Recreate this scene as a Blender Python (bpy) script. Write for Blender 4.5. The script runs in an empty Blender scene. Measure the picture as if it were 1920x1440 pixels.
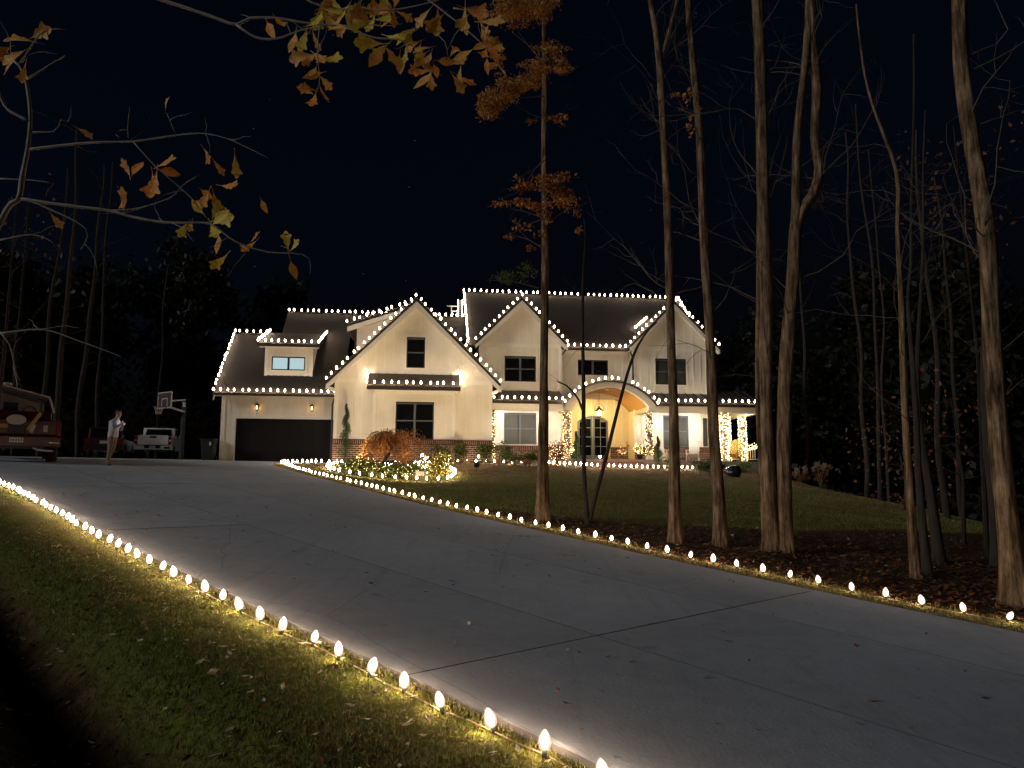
import bpy, bmesh, math, random
import numpy as np
from mathutils import Vector, Matrix
random.seed(11); RNG = np.random.default_rng(5)
SC = bpy.context.scene; COL = SC.collection
# ------------------------------------------------------------------ camera
FPX = 1400.0; PITCH = math.radians(7.0); ROLL = math.radians(0.3); EYE = 1.5
cd = bpy.data.cameras.new('camera'); cam = bpy.data.objects.new('camera', cd); COL.objects.link(cam)
cd.sensor_width = 36.0; cd.lens = FPX / 1920 * 36; cd.clip_start = 0.05; cd.clip_end = 2000
cam.matrix_world = Matrix.Translation((0, 0, EYE)) @ Matrix.Rotation(math.pi/2 + PITCH, 4, 'X') @ Matrix.Rotation(ROLL, 4, 'Z')
SC.camera = cam
# ------------------------------------------------------------------ world, moon, exposure
MOON_EL, MOON_AZ = 19.0, 62.0      # cool low light from behind the camera on the left
wd = bpy.data.worlds.new('World'); SC.world = wd; wd.use_nodes = True
nt = wd.node_tree; nt.nodes.clear()
sky = nt.nodes.new('ShaderNodeTexSky'); sky.sky_type = 'NISHITA'; sky.sun_disc = False
sky.sun_elevation = math.radians(-3.0); sky.sun_rotation = math.radians(180.0+MOON_AZ)
bg = nt.nodes.new('ShaderNodeBackground'); bg.inputs[1].default_value = 0.08
stc = nt.nodes.new('ShaderNodeTexCoord'); vor = nt.nodes.new('ShaderNodeTexVoronoi'); vor.inputs['Scale'].default_value = 42
lt = nt.nodes.new('ShaderNodeMath'); lt.operation = 'LESS_THAN'; lt.inputs[1].default_value = 0.022
sbg = nt.nodes.new('ShaderNodeBackground'); sbg.inputs[0].default_value = (.8, .85, 1, 1)
sm = nt.nodes.new('ShaderNodeMath'); sm.operation = 'MULTIPLY'; sm.inputs[1].default_value = 0.05
sadd = nt.nodes.new('ShaderNodeAddShader'); wo = nt.nodes.new('ShaderNodeOutputWorld')
tint = nt.nodes.new('ShaderNodeMix'); tint.data_type = 'RGBA'; tint.blend_type = 'MULTIPLY'; tint.inputs['Factor'].default_value = 1; tint.inputs['B'].default_value = (.20, .33, .68, 1)
nt.links.new(sky.outputs[0], tint.inputs['A']); nt.links.new(tint.outputs['Result'], bg.inputs[0]); nt.links.new(stc.outputs['Generated'], vor.inputs['Vector'])
nt.links.new(vor.outputs['Distance'], lt.inputs[0]); nt.links.new(lt.outputs[0], sm.inputs[0]); nt.links.new(sm.outputs[0], sbg.inputs[1])
nt.links.new(bg.outputs[0], sadd.inputs[0]); nt.links.new(sbg.outputs[0], sadd.inputs[1]); nt.links.new(sadd.outputs[0], wo.inputs[0])
ml = bpy.data.lights.new('moon', 'SUN'); ml.energy = 0.78; ml.angle = math.radians(13); ml.color = (.92, .96, 1.0)
mo = bpy.data.objects.new('moon', ml); COL.objects.link(mo)
_e, _a = math.radians(MOON_EL), math.radians(MOON_AZ)
mo.rotation_mode = 'QUATERNION'; mo.rotation_quaternion = Vector((math.sin(_a)*math.cos(_e), math.cos(_a)*math.cos(_e), -math.sin(_e))).to_track_quat('-Z', 'Y')
SC.view_settings.view_transform = 'Standard'; SC.view_settings.look = 'None'
SC.view_settings.exposure = 0.25; SC.view_settings.gamma = 1.0; SC.view_settings.use_curve_mapping = False
SC.cycles.use_denoising = True; SC.cycles.use_adaptive_sampling = True; SC.cycles.adaptive_threshold = 0.02
SC.cycles.max_bounces = 5; SC.cycles.diffuse_bounces = 3; SC.cycles.glossy_bounces = 2; SC.cycles.transparent_max_bounces = 14
SC.cycles.sample_clamp_indirect = 4.0; SC.cycles.caustics_reflective = False; SC.cycles.caustics_refractive = False
# ------------------------------------------------------------------ pixel helpers (1920x1440 photo pixels)
_r = np.array([1, 0, 0.]); _u = np.array([0, -math.sin(PITCH), math.cos(PITCH)]); FW = np.array([0, math.cos(PITCH), math.sin(PITCH)])
_c, _s = math.cos(ROLL), math.sin(ROLL); RT = _r*_c + _u*_s; UP = -_r*_s + _u*_c
EYEP = np.array([0, 0, EYE])
def ray(x, y): return FW + RT*((x-960)/FPX) + UP*((720-y)/FPX)
def at(x, y, Z): return EYEP + ray(x, y)*Z          # a point at depth Z along the view axis
TH = math.radians(7.0)
EU = np.array([math.cos(TH), math.sin(TH), 0]); EV = np.array([-math.sin(TH), math.cos(TH), 0]); EZ = np.array([0, 0, 1.])
H0 = EYEP + ray(773, 863)*34.5; H0[2] = 0
def hw(u, v, z): return H0 + EU*u + EV*v + EZ*z     # house frame to world
def hp(x, y, v):                                    # pixel on the plane v = const of the house frame
    d = ray(x, y); t = (v-(EYEP-H0)@EV)/(d@EV); p = EYEP + d*t
    return (p-H0)@EU, p[2]
SA, CA = math.sin(math.radians(42)), math.cos(math.radians(42))
def ac(x, y): return -SA*x + CA*y, CA*x + SA*y      # along / across the driveway
def xy(a, c): return -SA*a + CA*c, CA*a + SA*c
def drive_h(a):
    a = np.asarray(a, float)
    z = -.16 + .075*np.minimum(a, 25)
    t = np.clip(a-25, 0, 8); z = z + .075*t - (.055/16)*t*t
    return z + .02*np.maximum(a-33, 0)
def dp(x, y):                                       # pixel on the driveway surface
    d = ray(x, y); lo, hi = 1.0, 60.0
    f = lambda t: (EYE + d[2]*t) - float(drive_h(-SA*d[0]*t + CA*d[1]*t))
    t = lo
    while t < hi and f(t) > 0: t += .05
    return EYEP + d*t
# ------------------------------------------------------------------ materials
MATS = {}
def _new(name):
    m = bpy.data.materials.new(name); m.use_nodes = True; MATS[name] = m
    return m, m.node_tree, m.node_tree.nodes['Principled BSDF']
def mat(name, col, rough=.7, var=0.0, scale=6.0, bump=0.0, bscale=30.0, metal=0.0, col2=None, spec=.4, detail=4.0, coord='Object', stretch=None):
    m, t, b = _new(name); b.inputs['Roughness'].default_value = rough; b.inputs['Metallic'].default_value = metal
    b.inputs['Specular IOR Level'].default_value = spec
    c4 = (*col, 1); b.inputs['Base Color'].default_value = c4
    tc = t.nodes.new('ShaderNodeTexCoord'); vec = tc.outputs[coord]
    if stretch:
        mp = t.nodes.new('ShaderNodeMapping'); mp.inputs['Scale'].default_value = stretch; t.links.new(vec, mp.inputs[0]); vec = mp.outputs[0]
    if var or col2:
        n = t.nodes.new('ShaderNodeTexNoise'); n.inputs['Scale'].default_value = scale; n.inputs['Detail'].default_value = detail
        n.inputs['Roughness'].default_value = .65
        t.links.new(vec, n.inputs['Vector'])
        r = t.nodes.new('ShaderNodeValToRGB'); r.color_ramp.elements[0].position = .32; r.color_ramp.elements[1].position = .68
        if col2: r.color_ramp.elements[0].color = c4; r.color_ramp.elements[1].color = (*col2, 1)
        else:
            r.color_ramp.elements[0].color = tuple(max(0, q*(1-var)) for q in col) + (1,); r.color_ramp.elements[1].color = tuple(q*(1+var) for q in col) + (1,)
        t.links.new(n.outputs[0], r.inputs[0]); t.links.new(r.outputs[0], b.inputs['Base Color'])
    if bump:
        n2 = t.nodes.new('ShaderNodeTexNoise'); n2.inputs['Scale'].default_value = bscale; n2.inputs['Detail'].default_value = 5
        t.links.new(vec, n2.inputs['Vector'])
        bp = t.nodes.new('ShaderNodeBump'); bp.inputs['Strength'].default_value = bump; bp.inputs['Distance'].default_value = .02
        t.links.new(n2.outputs[0], bp.inputs['Height']); t.links.new(bp.outputs[0], b.inputs['Normal'])
    return m
def emit(name, col, strength):
    m = bpy.data.materials.new(name); m.use_nodes = True; t = m.node_tree; t.nodes.clear(); MATS[name] = m
    e = t.nodes.new('ShaderNodeEmission'); e.inputs[0].default_value = (*col, 1); e.inputs[1].default_value = strength
    o = t.nodes.new('ShaderNodeOutputMaterial'); t.links.new(e.outputs[0], o.inputs[0]); return m
def shell(name, col, strength, fac):                # frosted envelope: mostly clear, faintly glowing
    m = emit(name, col, strength); t = m.node_tree; e = [n for n in t.nodes if n.type == 'EMISSION'][0]; o = [n for n in t.nodes if n.type == 'OUTPUT_MATERIAL'][0]
    tr = t.nodes.new('ShaderNodeBsdfTransparent'); mx = t.nodes.new('ShaderNodeMixShader'); mx.inputs[0].default_value = fac
    t.links.new(tr.outputs[0], mx.inputs[1]); t.links.new(e.outputs[0], mx.inputs[2]); t.links.new(mx.outputs[0], o.inputs[0]); m.cycles.emission_sampling = 'NONE'; return m
def leafmat(name, col, col2, scale=3.0, trans=.35, rough=.55):
    m = mat(name, col, rough, col2=col2, scale=scale, spec=.3)
    t = m.node_tree; b = t.nodes['Principled BSDF']; o = t.nodes['Material Output']
    tr = t.nodes.new('ShaderNodeBsdfTranslucent'); mx = t.nodes.new('ShaderNodeMixShader'); mx.inputs[0].default_value = trans
    src = b.inputs['Base Color'].links[0].from_socket; t.links.new(src, tr.inputs[0])
    t.links.new(b.outputs[0], mx.inputs[1]); t.links.new(tr.outputs[0], mx.inputs[2]); t.links.new(mx.outputs[0], o.inputs[0])
    return m
# ------------------------------------------------------------------ mesh builder
def add(o, parent=None, label=None, cat=None, group=None, kind=None):
    COL.objects.link(o)
    if parent is not None: o.parent = parent
    if label: o['label'] = label
    if cat: o['category'] = cat
    if group: o['group'] = group
    if kind: o['kind'] = kind
    return o
def empty(name, loc, rz=0.0, **k):
    o = bpy.data.objects.new(name, None); o.location = tuple(float(q) for q in loc); o.rotation_euler = (0, 0, rz); o.empty_display_size = .2
    return add(o, **k)
def inst(name, mesh, parent=None, loc=(0, 0, 0), rot=None, scale=None, **k):
    o = bpy.data.objects.new(name, mesh); o.location = tuple(float(q) for q in loc)
    if rot is not None:
        o.rotation_mode = 'XYZ'; o.rotation_euler = rot
    if scale is not None: o.scale = (scale,)*3 if np.isscalar(scale) else scale
    return add(o, parent, **k)
class MB:
    def __init__(s): s.v = []; s.f = []; s.m = []
    def _add(s, vs, fs, mi=0):
        n = len(s.v); s.v += [tuple(float(q) for q in p) for p in vs]
        s.f += [tuple(n+i for i in f) for f in fs]; s.m += [mi]*len(fs); return s
    def box(s, x0, x1, y0, y1, z0, z1, mi=0):
        return s._add([(x0,y0,z0),(x1,y0,z0),(x1,y1,z0),(x0,y1,z0),(x0,y0,z1),(x1,y0,z1),(x1,y1,z1),(x0,y1,z1)],
                      [(0,3,2,1),(4,5,6,7),(0,1,5,4),(1,2,6,5),(2,3,7,6),(3,0,4,7)], mi)
    def obox(s, p, ax, ay, az, mi=0):               # centre, three half-axis vectors
        p, ax, ay, az = (np.asarray(q, float) for q in (p, ax, ay, az))
        vs = [p+i*ax+j*ay+k*az for k in (-1, 1) for i, j in ((-1,-1),(1,-1),(1,1),(-1,1))]
        return s._add(vs, [(0,3,2,1),(4,5,6,7),(0,1,5,4),(1,2,6,5),(2,3,7,6),(3,0,4,7)], mi)
    def prism(s, pts, y0, y1, mi=0):                # polygon in (x,z), extruded along y
        n = len(pts); vs = [(x, y0, z) for x, z in pts] + [(x, y1, z) for x, z in pts]
        fs = [tuple(range(n)), tuple(range(2*n-1, n-1, -1))] + [((i+1) % n, i, n+i, n+(i+1) % n) for i in range(n)]
        return s._add(vs, fs, mi)
    def plate(s, q, n, t, mi=0):                    # quad/polygon q given thickness t against direction n
        q = [np.asarray(p, float) for p in q]; n = np.asarray(n, float); k = len(q)
        vs = q + [p-n*t for p in q]
        return s._add(vs, [tuple(range(k)), tuple(range(2*k-1, k-1, -1))] + [((i+1) % k, i, k+i, k+(i+1) % k) for i in range(k)], mi)
    def tube(s, pts, r, n=6, cap=True, mi=0, rough=0.0):
        pts = [np.asarray(p, float) for p in pts]; m = len(pts)
        rs = [r]*m if np.isscalar(r) else list(r)
        up = np.array([0, 0, 1.]); vs = []; prev = None
        for i, p in enumerate(pts):
            t = pts[min(i+1, m-1)]-pts[max(i-1, 0)]; L = np.linalg.norm(t); t = t/(L if L > 1e-9 else 1)
            if prev is None:
                a = np.cross(t, up)
                if np.linalg.norm(a) < 1e-3: a = np.cross(t, [1, 0, 0])
            else: a = prev - t*(prev@t)
            a = a/np.linalg.norm(a); prev = a; b = np.cross(t, a)
            for k in range(n):
                w = 2*math.pi*k/n; rr = rs[i]*(1+(random.uniform(-rough, rough) if rough else 0))
                vs.append(p + (a*math.cos(w)+b*math.sin(w))*rr)
        fs = [(i*n+k, i*n+(k+1) % n, (i+1)*n+(k+1) % n, (i+1)*n+k) for i in range(m-1) for k in range(n)]
        if cap: fs += [tuple(range(n-1, -1, -1)), tuple((m-1)*n+k for k in range(n))]
        return s._add(vs, fs, mi)
    def bark_tube(s, C, R, n=26, seed=0, depth=.05):    # trunk with vertical furrows, swellings and a few knots
        rg = np.random.default_rng(seed); C = np.asarray(C, float); m = len(C)
        f = rg.normal(size=(m+40, n)); k = np.hanning(15); k /= k.sum(); f = np.apply_along_axis(lambda q: np.convolve(q, k, 'same'), 0, f)[20:20+m]; f /= f.std()
        g = rg.normal(size=(m+80, n)); k = np.hanning(41); k /= k.sum(); g = np.apply_along_axis(lambda q: np.convolve(q, k, 'same'), 0, g)[40:40+m]; g = (g+np.roll(g, 1, 1)+np.roll(g, -1, 1)+np.roll(g, 2, 1)); g /= g.std()
        d = 1+depth*np.clip(f, -2, 2)*.8+.03*np.clip(g, -2, 2)
        for _ in range(max(1, m//30)):
            i0, k0 = rg.integers(5, max(6, m-5)), rg.integers(0, n); ii = np.arange(m)[:, None]; kk = np.minimum((np.arange(n)[None]-k0) % n, (k0-np.arange(n)[None]) % n)
            d = d+rg.uniform(.06, .16)*np.exp(-((ii-i0)/2.0)**2-(kk/1.8)**2)
        t = np.gradient(C, axis=0); t /= np.linalg.norm(t, axis=1)[:, None]; a = np.cross(t, [0, 1, 0]); a /= np.linalg.norm(a, axis=1)[:, None]; b = np.cross(t, a)
        w = np.arange(n)*2*math.pi/n; V = C[:, None]+(a[:, None]*np.cos(w)[None, :, None]+b[:, None]*np.sin(w)[None, :, None])*(np.asarray(R)[:, None]*d)[:, :, None]
        fs = [(i*n+k_, i*n+(k_+1) % n, (i+1)*n+(k_+1) % n, (i+1)*n+k_) for i in range(m-1) for k_ in range(n)]
        return s._add(V.reshape(-1, 3), fs+[tuple((m-1)*n+k_ for k_ in range(n))])
    def lathe(s, prof, c=(0, 0, 0), n=12, mi=0):    # profile (r,z)
        vs = [(c[0]+r*math.cos(2*math.pi*k/n), c[1]+r*math.sin(2*math.pi*k/n), c[2]+z) for r, z in prof for k in range(n)]
        m = len(prof)
        fs = [(i*n+k, i*n+(k+1) % n, (i+1)*n+(k+1) % n, (i+1)*n+k) for i in range(m-1) for k in range(n)]
        if prof[0][0] > 1e-6: fs.append(tuple(range(n-1, -1, -1)))
        if prof[-1][0] > 1e-6: fs.append(tuple((m-1)*n+k for k in range(n)))
        return s._add(vs, fs, mi)
    def mesh(s, name, mats, smooth=False):
        me = bpy.data.meshes.new(name); me.from_pydata(s.v, [], s.f)
        for q in (mats if isinstance(mats, (list, tuple)) else [mats]): me.materials.append(MATS[q] if isinstance(q, str) else q)
        if any(s.m): me.polygons.foreach_set('material_index', s.m)
        if smooth: me.polygons.foreach_set('use_smooth', [True]*len(s.f))
        me.update(); return me
    def obj(s, name, mats, parent=None, smooth=False, loc=(0, 0, 0), bevel=0.0, fix=False, **k):
        if s.v and not parent and k.get('label') and loc == (0, 0, 0):   # put the origin at the base
            A = np.array(s.v); o = np.array([A[:, 0].mean(), A[:, 1].mean(), A[:, 2].min()]); s.v = [tuple(p) for p in (A-o)]; loc = tuple(o)
        me = s.mesh(name, mats, smooth)
        if bevel or fix:
            bm = bmesh.new(); bm.from_mesh(me); bmesh.ops.recalc_face_normals(bm, faces=bm.faces)
            if bevel: bmesh.ops.bevel(bm, geom=bm.edges[:], offset=bevel, segments=2, affect='EDGES', profile=.5)
            bm.to_mesh(me); bm.free()
        return inst(name, me, parent, loc, **k)
def bulk(name, V, Fq, mats, parent=None, midx=None, smooth=False, **k):   # large numpy mesh, faces all of one size
    me = bpy.data.meshes.new(name); V = np.asarray(V, np.float32); Fq = np.asarray(Fq, np.int32); n, w = Fq.shape
    me.vertices.add(len(V)); me.vertices.foreach_set('co', V.ravel())
    me.loops.add(n*w); me.loops.foreach_set('vertex_index', Fq.ravel())
    me.polygons.add(n); me.polygons.foreach_set('loop_start', np.arange(0, n*w, w, dtype=np.int32)); me.polygons.foreach_set('loop_total', np.full(n, w, np.int32))
    for q in (mats if isinstance(mats, (list, tuple)) else [mats]): me.materials.append(MATS[q])
    if midx is not None: me.polygons.foreach_set('material_index', np.asarray(midx, np.int32))
    if smooth: me.polygons.foreach_set('use_smooth', np.ones(n, bool))
    me.update(calc_edges=True); me.validate()
    return inst(name, me, parent, **k)
def rotz(p, a): c, s = math.cos(a), math.sin(a); return (p[0]*c-p[1]*s, p[0]*s+p[1]*c, p[2])
# ------------------------------------------------------------------ palette
mat('siding', (.80, .74, .61), .55, var=.05, scale=1.5, bump=.05, bscale=60)
mat('trim_white', (.84, .79, .68), .5, var=.03, scale=2)
mat('brick', (.075, .036, .026), .9, col2=(.19, .095, .066), scale=5.5, detail=2)
mat('mortar', (.55, .47, .38), .95, var=.15, scale=20)
mat('shingle', (.030, .025, .021), .85, var=.35, scale=9, bump=.6, bscale=26, stretch=(1, 1, 3.2))
mat('roof_metal', (.06, .05, .045), .38, var=.1, metal=.4)
mat('gutter_bronze', (.045, .035, .03), .5)
mat('garage_door_paint', (.0045, .004, .004), .6, spec=.25)
mat('frame_black', (.02, .02, .021), .4)
mat('frame_grey', (.11, .125, .14), .45)
mat('glass_dark', (.006, .007, .008), .06, spec=.5)
mat('glass_shade', (.10, .10, .085), .12, spec=.5)
mat('glass_blind', (.055, .055, .05), .15, spec=.5)
emit('lit_room', (.62, .83, .86), .62)
mat('vault_wood', (.50, .27, .075), .5, col2=(.60, .34, .10), scale=3, stretch=(1, 14, 1))
mat('entry_paint', (.84, .70, .40), .6)
mat('porch_slab', (.32, .26, .21), .85, var=.1)
mat('step_brick', (.17, .08, .055), .9, col2=(.26, .13, .09), scale=14)
emit('bulb_glow', (1, .70, .48), 205.0); emit('bulb_glow_soft', (1, .71, .47), 105.0)
shell('bulb_glass', (1, .66, .46), 1.5, .34); shell('house_bulb_glass', (1, .66, .50), 1.05, .50)
emit('house_bulb_glow', (1, .77, .55), 150.0)
emit('mini_glow', (1, .70, .34), 12.0)
emit('mini_glow_green', (1, .80, .30), 6.0)
emit('flame_glow', (1, .50, .14), 16.0)
emit('can_glow', (1, .95, .87), 1700.0); emit('vault_fill_glow', (1, .77, .40), 3000.0)
emit('flood_glow', (1, .76, .46), 1900.0)
mat('socket', (.04, .05, .035), .6)
mat('cord', (.30, .22, .12), .7)
mat('bronze_dark', (.03, .022, .018), .5, metal=.5)
mat('black_plastic', (.012, .012, .013), .5)
def concrete_mat():
    m, t, b = _new('concrete'); b.inputs['Roughness'].default_value = .86; b.inputs['Specular IOR Level'].default_value = .35
    L = t.links.new; N = t.nodes.new; geo = N('ShaderNodeNewGeometry'); oi = N('ShaderNodeObjectInfo')
    def noise(s, d=5, st=None, r=.6):
        n = N('ShaderNodeTexNoise'); n.inputs['Scale'].default_value = s; n.inputs['Detail'].default_value = d; n.inputs['Roughness'].default_value = r; src = geo.outputs['Position']
        if st: mp = N('ShaderNodeMapping'); mp.inputs['Rotation'].default_value = (0, 0, math.radians(-42)); mp.inputs['Scale'].default_value = st; L(src, mp.inputs[0]); src = mp.outputs[0]
        L(src, n.inputs['Vector']); return n.outputs[0]
    def rng_(src, a, b_, c, d):
        q = N('ShaderNodeMapRange'); q.inputs[1].default_value, q.inputs[2].default_value, q.inputs[3].default_value, q.inputs[4].default_value = a, b_, c, d; L(src, q.inputs[0]); return q.outputs[0]
    def mul(x, y): q = N('ShaderNodeMath'); q.operation = 'MULTIPLY'; L(x, q.inputs[0]); L(y, q.inputs[1]); return q.outputs[0]
    v = rng_(noise(.35, 8), .3, .7, .80, 1.20)                       # broad cloudy tone
    v = mul(v, rng_(noise(6, 8, None, .7), .3, .7, .90, 1.10))       # mottling
    v = mul(v, rng_(noise(1.0, 6, (6.0, .35, 1)), .55, .78, 1.0, .80))   # long tyre scuffs
    v = mul(v, rng_(noise(2.3, 3), .66, .72, 1.0, .70))              # spots of dirt
    v = mul(v, rng_(noise(14, 2), .70, .76, 1.0, .62))               # small specks
    v = mul(v, rng_(oi.outputs['Random'], 0, 1, .93, 1.07))          # slab to slab
    vo = N('ShaderNodeTexVoronoi'); vo.feature = 'DISTANCE_TO_EDGE'; vo.inputs['Scale'].default_value = .22; mp = N('ShaderNodeMix'); mp.data_type = 'VECTOR'; mp.inputs['Factor'].default_value = .12
    nz = N('ShaderNodeTexNoise'); nz.inputs['Scale'].default_value = 1.7; nz.inputs['Detail'].default_value = 6; L(geo.outputs['Position'], nz.inputs['Vector']); L(geo.outputs['Position'], mp.inputs['A']); L(nz.outputs['Color'], mp.inputs['B']); L(mp.outputs['Result'], vo.inputs['Vector'])
    v = mul(v, rng_(vo.outputs['Distance'], .0, .0022, .72, 1.0))    # hairline cracks
    rgb = N('ShaderNodeMix'); rgb.data_type = 'RGBA'; rgb.blend_type = 'MULTIPLY'; rgb.inputs['Factor'].default_value = 1; rgb.inputs['A'].default_value = (.365, .388, .42, 1); L(v, rgb.inputs['B']); L(rgb.outputs['Result'], b.inputs['Base Color'])
    bp = N('ShaderNodeBump'); bp.inputs['Strength'].default_value = .3; bp.inputs['Distance'].default_value = .01; L(noise(40, 6), bp.inputs['Height']); L(bp.outputs[0], b.inputs['Normal'])
concrete_mat()
mat('joint_dark', (.085, .08, .075), .95)
def bark_mat():
    m, t, b = _new('bark'); b.inputs['Roughness'].default_value = .95; b.inputs['Specular IOR Level'].default_value = .15
    L = t.links.new; N = t.nodes.new; tc = N('ShaderNodeTexCoord')
    def noise(s, st, d=6, r=.65):
        mp = N('ShaderNodeMapping'); mp.inputs['Scale'].default_value = st; L(tc.outputs['Object'], mp.inputs[0]); n = N('ShaderNodeTexNoise'); n.inputs['Scale'].default_value = s; n.inputs['Detail'].default_value = d; n.inputs['Roughness'].default_value = r; L(mp.outputs[0], n.inputs['Vector']); return n.outputs[0]
    def ramp(src, *st):
        q = N('ShaderNodeValToRGB'); e = q.color_ramp.elements; e[0].position, e[0].color = st[0][0], (*st[0][1], 1); e[1].position, e[1].color = st[1][0], (*st[1][1], 1)
        for p_, c in st[2:]: w = e.new(p_); w.color = (*c, 1)
        L(src, q.inputs[0]); return q.outputs[0]
    fur = ramp(noise(18, (1, 1, .10), 8), (.35, (.038, .022, .012)), (.66, (.40, .265, .15)), (.49, (.19, .122, .068)))
    pat = ramp(noise(2.4, (1.5, 1.5, .7), 7, .7), (.38, (.42, .40, .36)), (.60, (1.0, 1.0, 1.0)), (.72, (1.15, 1.2, 1.0)))
    mx = N('ShaderNodeMix'); mx.data_type = 'RGBA'; mx.blend_type = 'MULTIPLY'; mx.inputs['Factor'].default_value = 1; L(fur, mx.inputs['A']); L(pat, mx.inputs['B']); L(mx.outputs['Result'], b.inputs['Base Color'])
    bp = N('ShaderNodeBump'); bp.inputs['Strength'].default_value = 1; bp.inputs['Distance'].default_value = .03; L(noise(22, (1, 1, .14), 8), bp.inputs['Height']); L(bp.outputs[0], b.inputs['Normal'])
bark_mat()
mat('bark_dark', (.016, .012, .009), .95, col2=(.042, .031, .022), scale=6, bump=.7, bscale=16, stretch=(2.5, 2.5, .5))
mat('pale_twig', (.20, .165, .13), .85, col2=(.34, .29, .23), scale=14)
mat('twig', (.105, .078, .056), .85, var=.25, scale=9)
leafmat('leaf_orange', (.46, .16, .03), (.82, .38, .08), 9)
leafmat('leaf_yellow', (.44, .36, .045), (.74, .56, .09), 9)
leafmat('leaf_gold', (.42, .20, .04), (.72, .42, .11), 9)
leafmat('cypress_gold', (.46, .22, .045), (.72, .38, .09), 4)
leafmat('leaf_rust', (.17, .055, .02), (.34, .13, .05), 8)
leafmat('maple_rust', (.26, .085, .022), (.44, .17, .045), 5)
leafmat('leaf_green', (.06, .095, .018), (.17, .19, .04), 6)
leafmat('leaf_topiary', (.045, .085, .03), (.09, .14, .05), 9)
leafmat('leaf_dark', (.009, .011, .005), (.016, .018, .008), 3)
leafmat('dry_bloom', (.20, .14, .09), (.34, .26, .18), 20)
leafmat('grass_blade', (.095, .130, .020), (.22, .19, .06), .9, .3)
leafmat('lawn_blade', (.125, .160, .024), (.27, .23, .07), .6, .3)
leafmat('grass_dry', (.16, .115, .04), (.30, .22, .09), 2.2, .3)
leafmat('litter_pale', (.38, .29, .17), (.62, .52, .36), 30, .1)
leafmat('litter_brown', (.10, .045, .02), (.20, .10, .045), 12, .1)
# ground: lawn, mulch and leaf litter picked by a per-vertex weight
def ground_mat():
    m, t, b = _new('ground_cover'); b.inputs['Roughness'].default_value = .95; b.inputs['Specular IOR Level'].default_value = .1
    L = t.links.new; N = t.nodes.new
    geo = N('ShaderNodeNewGeometry')
    def noise(s, d=5):
        n = N('ShaderNodeTexNoise'); n.inputs['Scale'].default_value = s; n.inputs['Detail'].default_value = d; L(geo.outputs['Position'], n.inputs['Vector']); return n.outputs[0]
    def ramp(src, *st):
        r = N('ShaderNodeValToRGB'); e = r.color_ramp.elements
        e[0].position, e[0].color = st[0][0], (*st[0][1], 1); e[1].position, e[1].color = st[1][0], (*st[1][1], 1)
        for p, c in st[2:]: q = e.new(p); q.color = (*c, 1)
        L(src, r.inputs[0]); return r.outputs[0]
    lawn = ramp(noise(.55, 7), (.30, (.155, .115, .042)), (.62, (.125, .155, .018)), (.45, (.135, .130, .025)))
    lit = ramp(noise(3.0, 8), (.35, (.028, .014, .008)), (.70, (.085, .045, .024)))
    dry = N('ShaderNodeAttribute'); dry.attribute_name = 'dry'; tan = ramp(noise(2.2, 6), (.3, (.10, .062, .030)), (.7, (.20, .135, .065)))
    dm = N('ShaderNodeMix'); dm.data_type = 'RGBA'; L(dry.outputs['Fac'], dm.inputs['Factor']); L(lawn, dm.inputs['A']); L(tan, dm.inputs['B']); lawn = dm.outputs['Result']
    att = N('ShaderNodeAttribute'); att.attribute_name = 'lawn'
    nz = N('ShaderNodeMath'); nz.operation = 'MULTIPLY_ADD'; L(noise(1.6, 6), nz.inputs[0]); nz.inputs[1].default_value = .55; nz.inputs[2].default_value = -.27
    ad = N('ShaderNodeMath'); ad.operation = 'ADD'; ad.use_clamp = True; L(att.outputs['Fac'], ad.inputs[0]); L(nz.outputs[0], ad.inputs[1])
    mx = N('ShaderNodeMix'); mx.data_type = 'RGBA'; L(ad.outputs[0], mx.inputs['Factor']); L(lit, mx.inputs['A']); L(lawn, mx.inputs['B'])
    L(mx.outputs['Result'], b.inputs['Base Color'])
    bp = N('ShaderNodeBump'); bp.inputs['Strength'].default_value = 1.0; bp.inputs['Distance'].default_value = .08
    L(noise(9, 6), bp.inputs['Height']); L(bp.outputs[0], b.inputs['Normal'])
ground_mat()
# ------------------------------------------------------------------ driveway outline (world xy)
def curve(pts, step):                               # resample a polyline at even spacing through Catmull-Rom
    P = [np.asarray(p, float) for p in pts]; P = [2*P[0]-P[1]] + P + [2*P[-1]-P[-2]]; out = []
    for i in range(1, len(P)-2):
        for k in range(24):
            t = k/24; a, b, c, d = P[i-1:i+3]
            out.append(.5*((2*b)+(c-a)*t+(2*a-5*b+4*c-d)*t*t+(3*b-a-3*c+d)*t**3))
    out.append(P[-2]); out = np.array(out); s = np.r_[0, np.cumsum(np.linalg.norm(np.diff(out, axis=0), axis=1))]
    q = np.arange(0, s[-1]+1e-6, step)
    return np.stack([np.interp(q, s, out[:, j]) for j in range(out.shape[1])], 1)
def acp(l): return [xy(a, c) for a, c in l]
LEFT_EDGE = acp([(-9, 3.15), (-3, 3.1), (2.7, 3.02), (4.45, 2.97), (5.5, 2.93), (7.7, 2.86), (11, 2.80), (16.5, 2.80), (19, 2.74), (22, 2.3), (25, 1.0)])
RIGHT_EDGE = acp([(-9, 8.8), (-3, 8.75), (2.3, 8.72), (4.4, 8.78), (7, 8.92), (8.5, 9.1), (11.4, 9.40), (14.2, 9.78), (17.5, 10.36), (20, 10.8), (22.4, 11.2), (24.6, 11.7), (26.5, 12.15), (28.2, 12.75)])
cornG = hw(-3.62, .05, 0)[:2]; garR = hw(-3.62, 2.28, 0)[:2]; garL = hw(-9.2, 2.28, 0)[:2]
le = curve(LEFT_EDGE, .6); re_ = curve(RIGHT_EDGE, .6)
tip = re_[-1]
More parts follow.
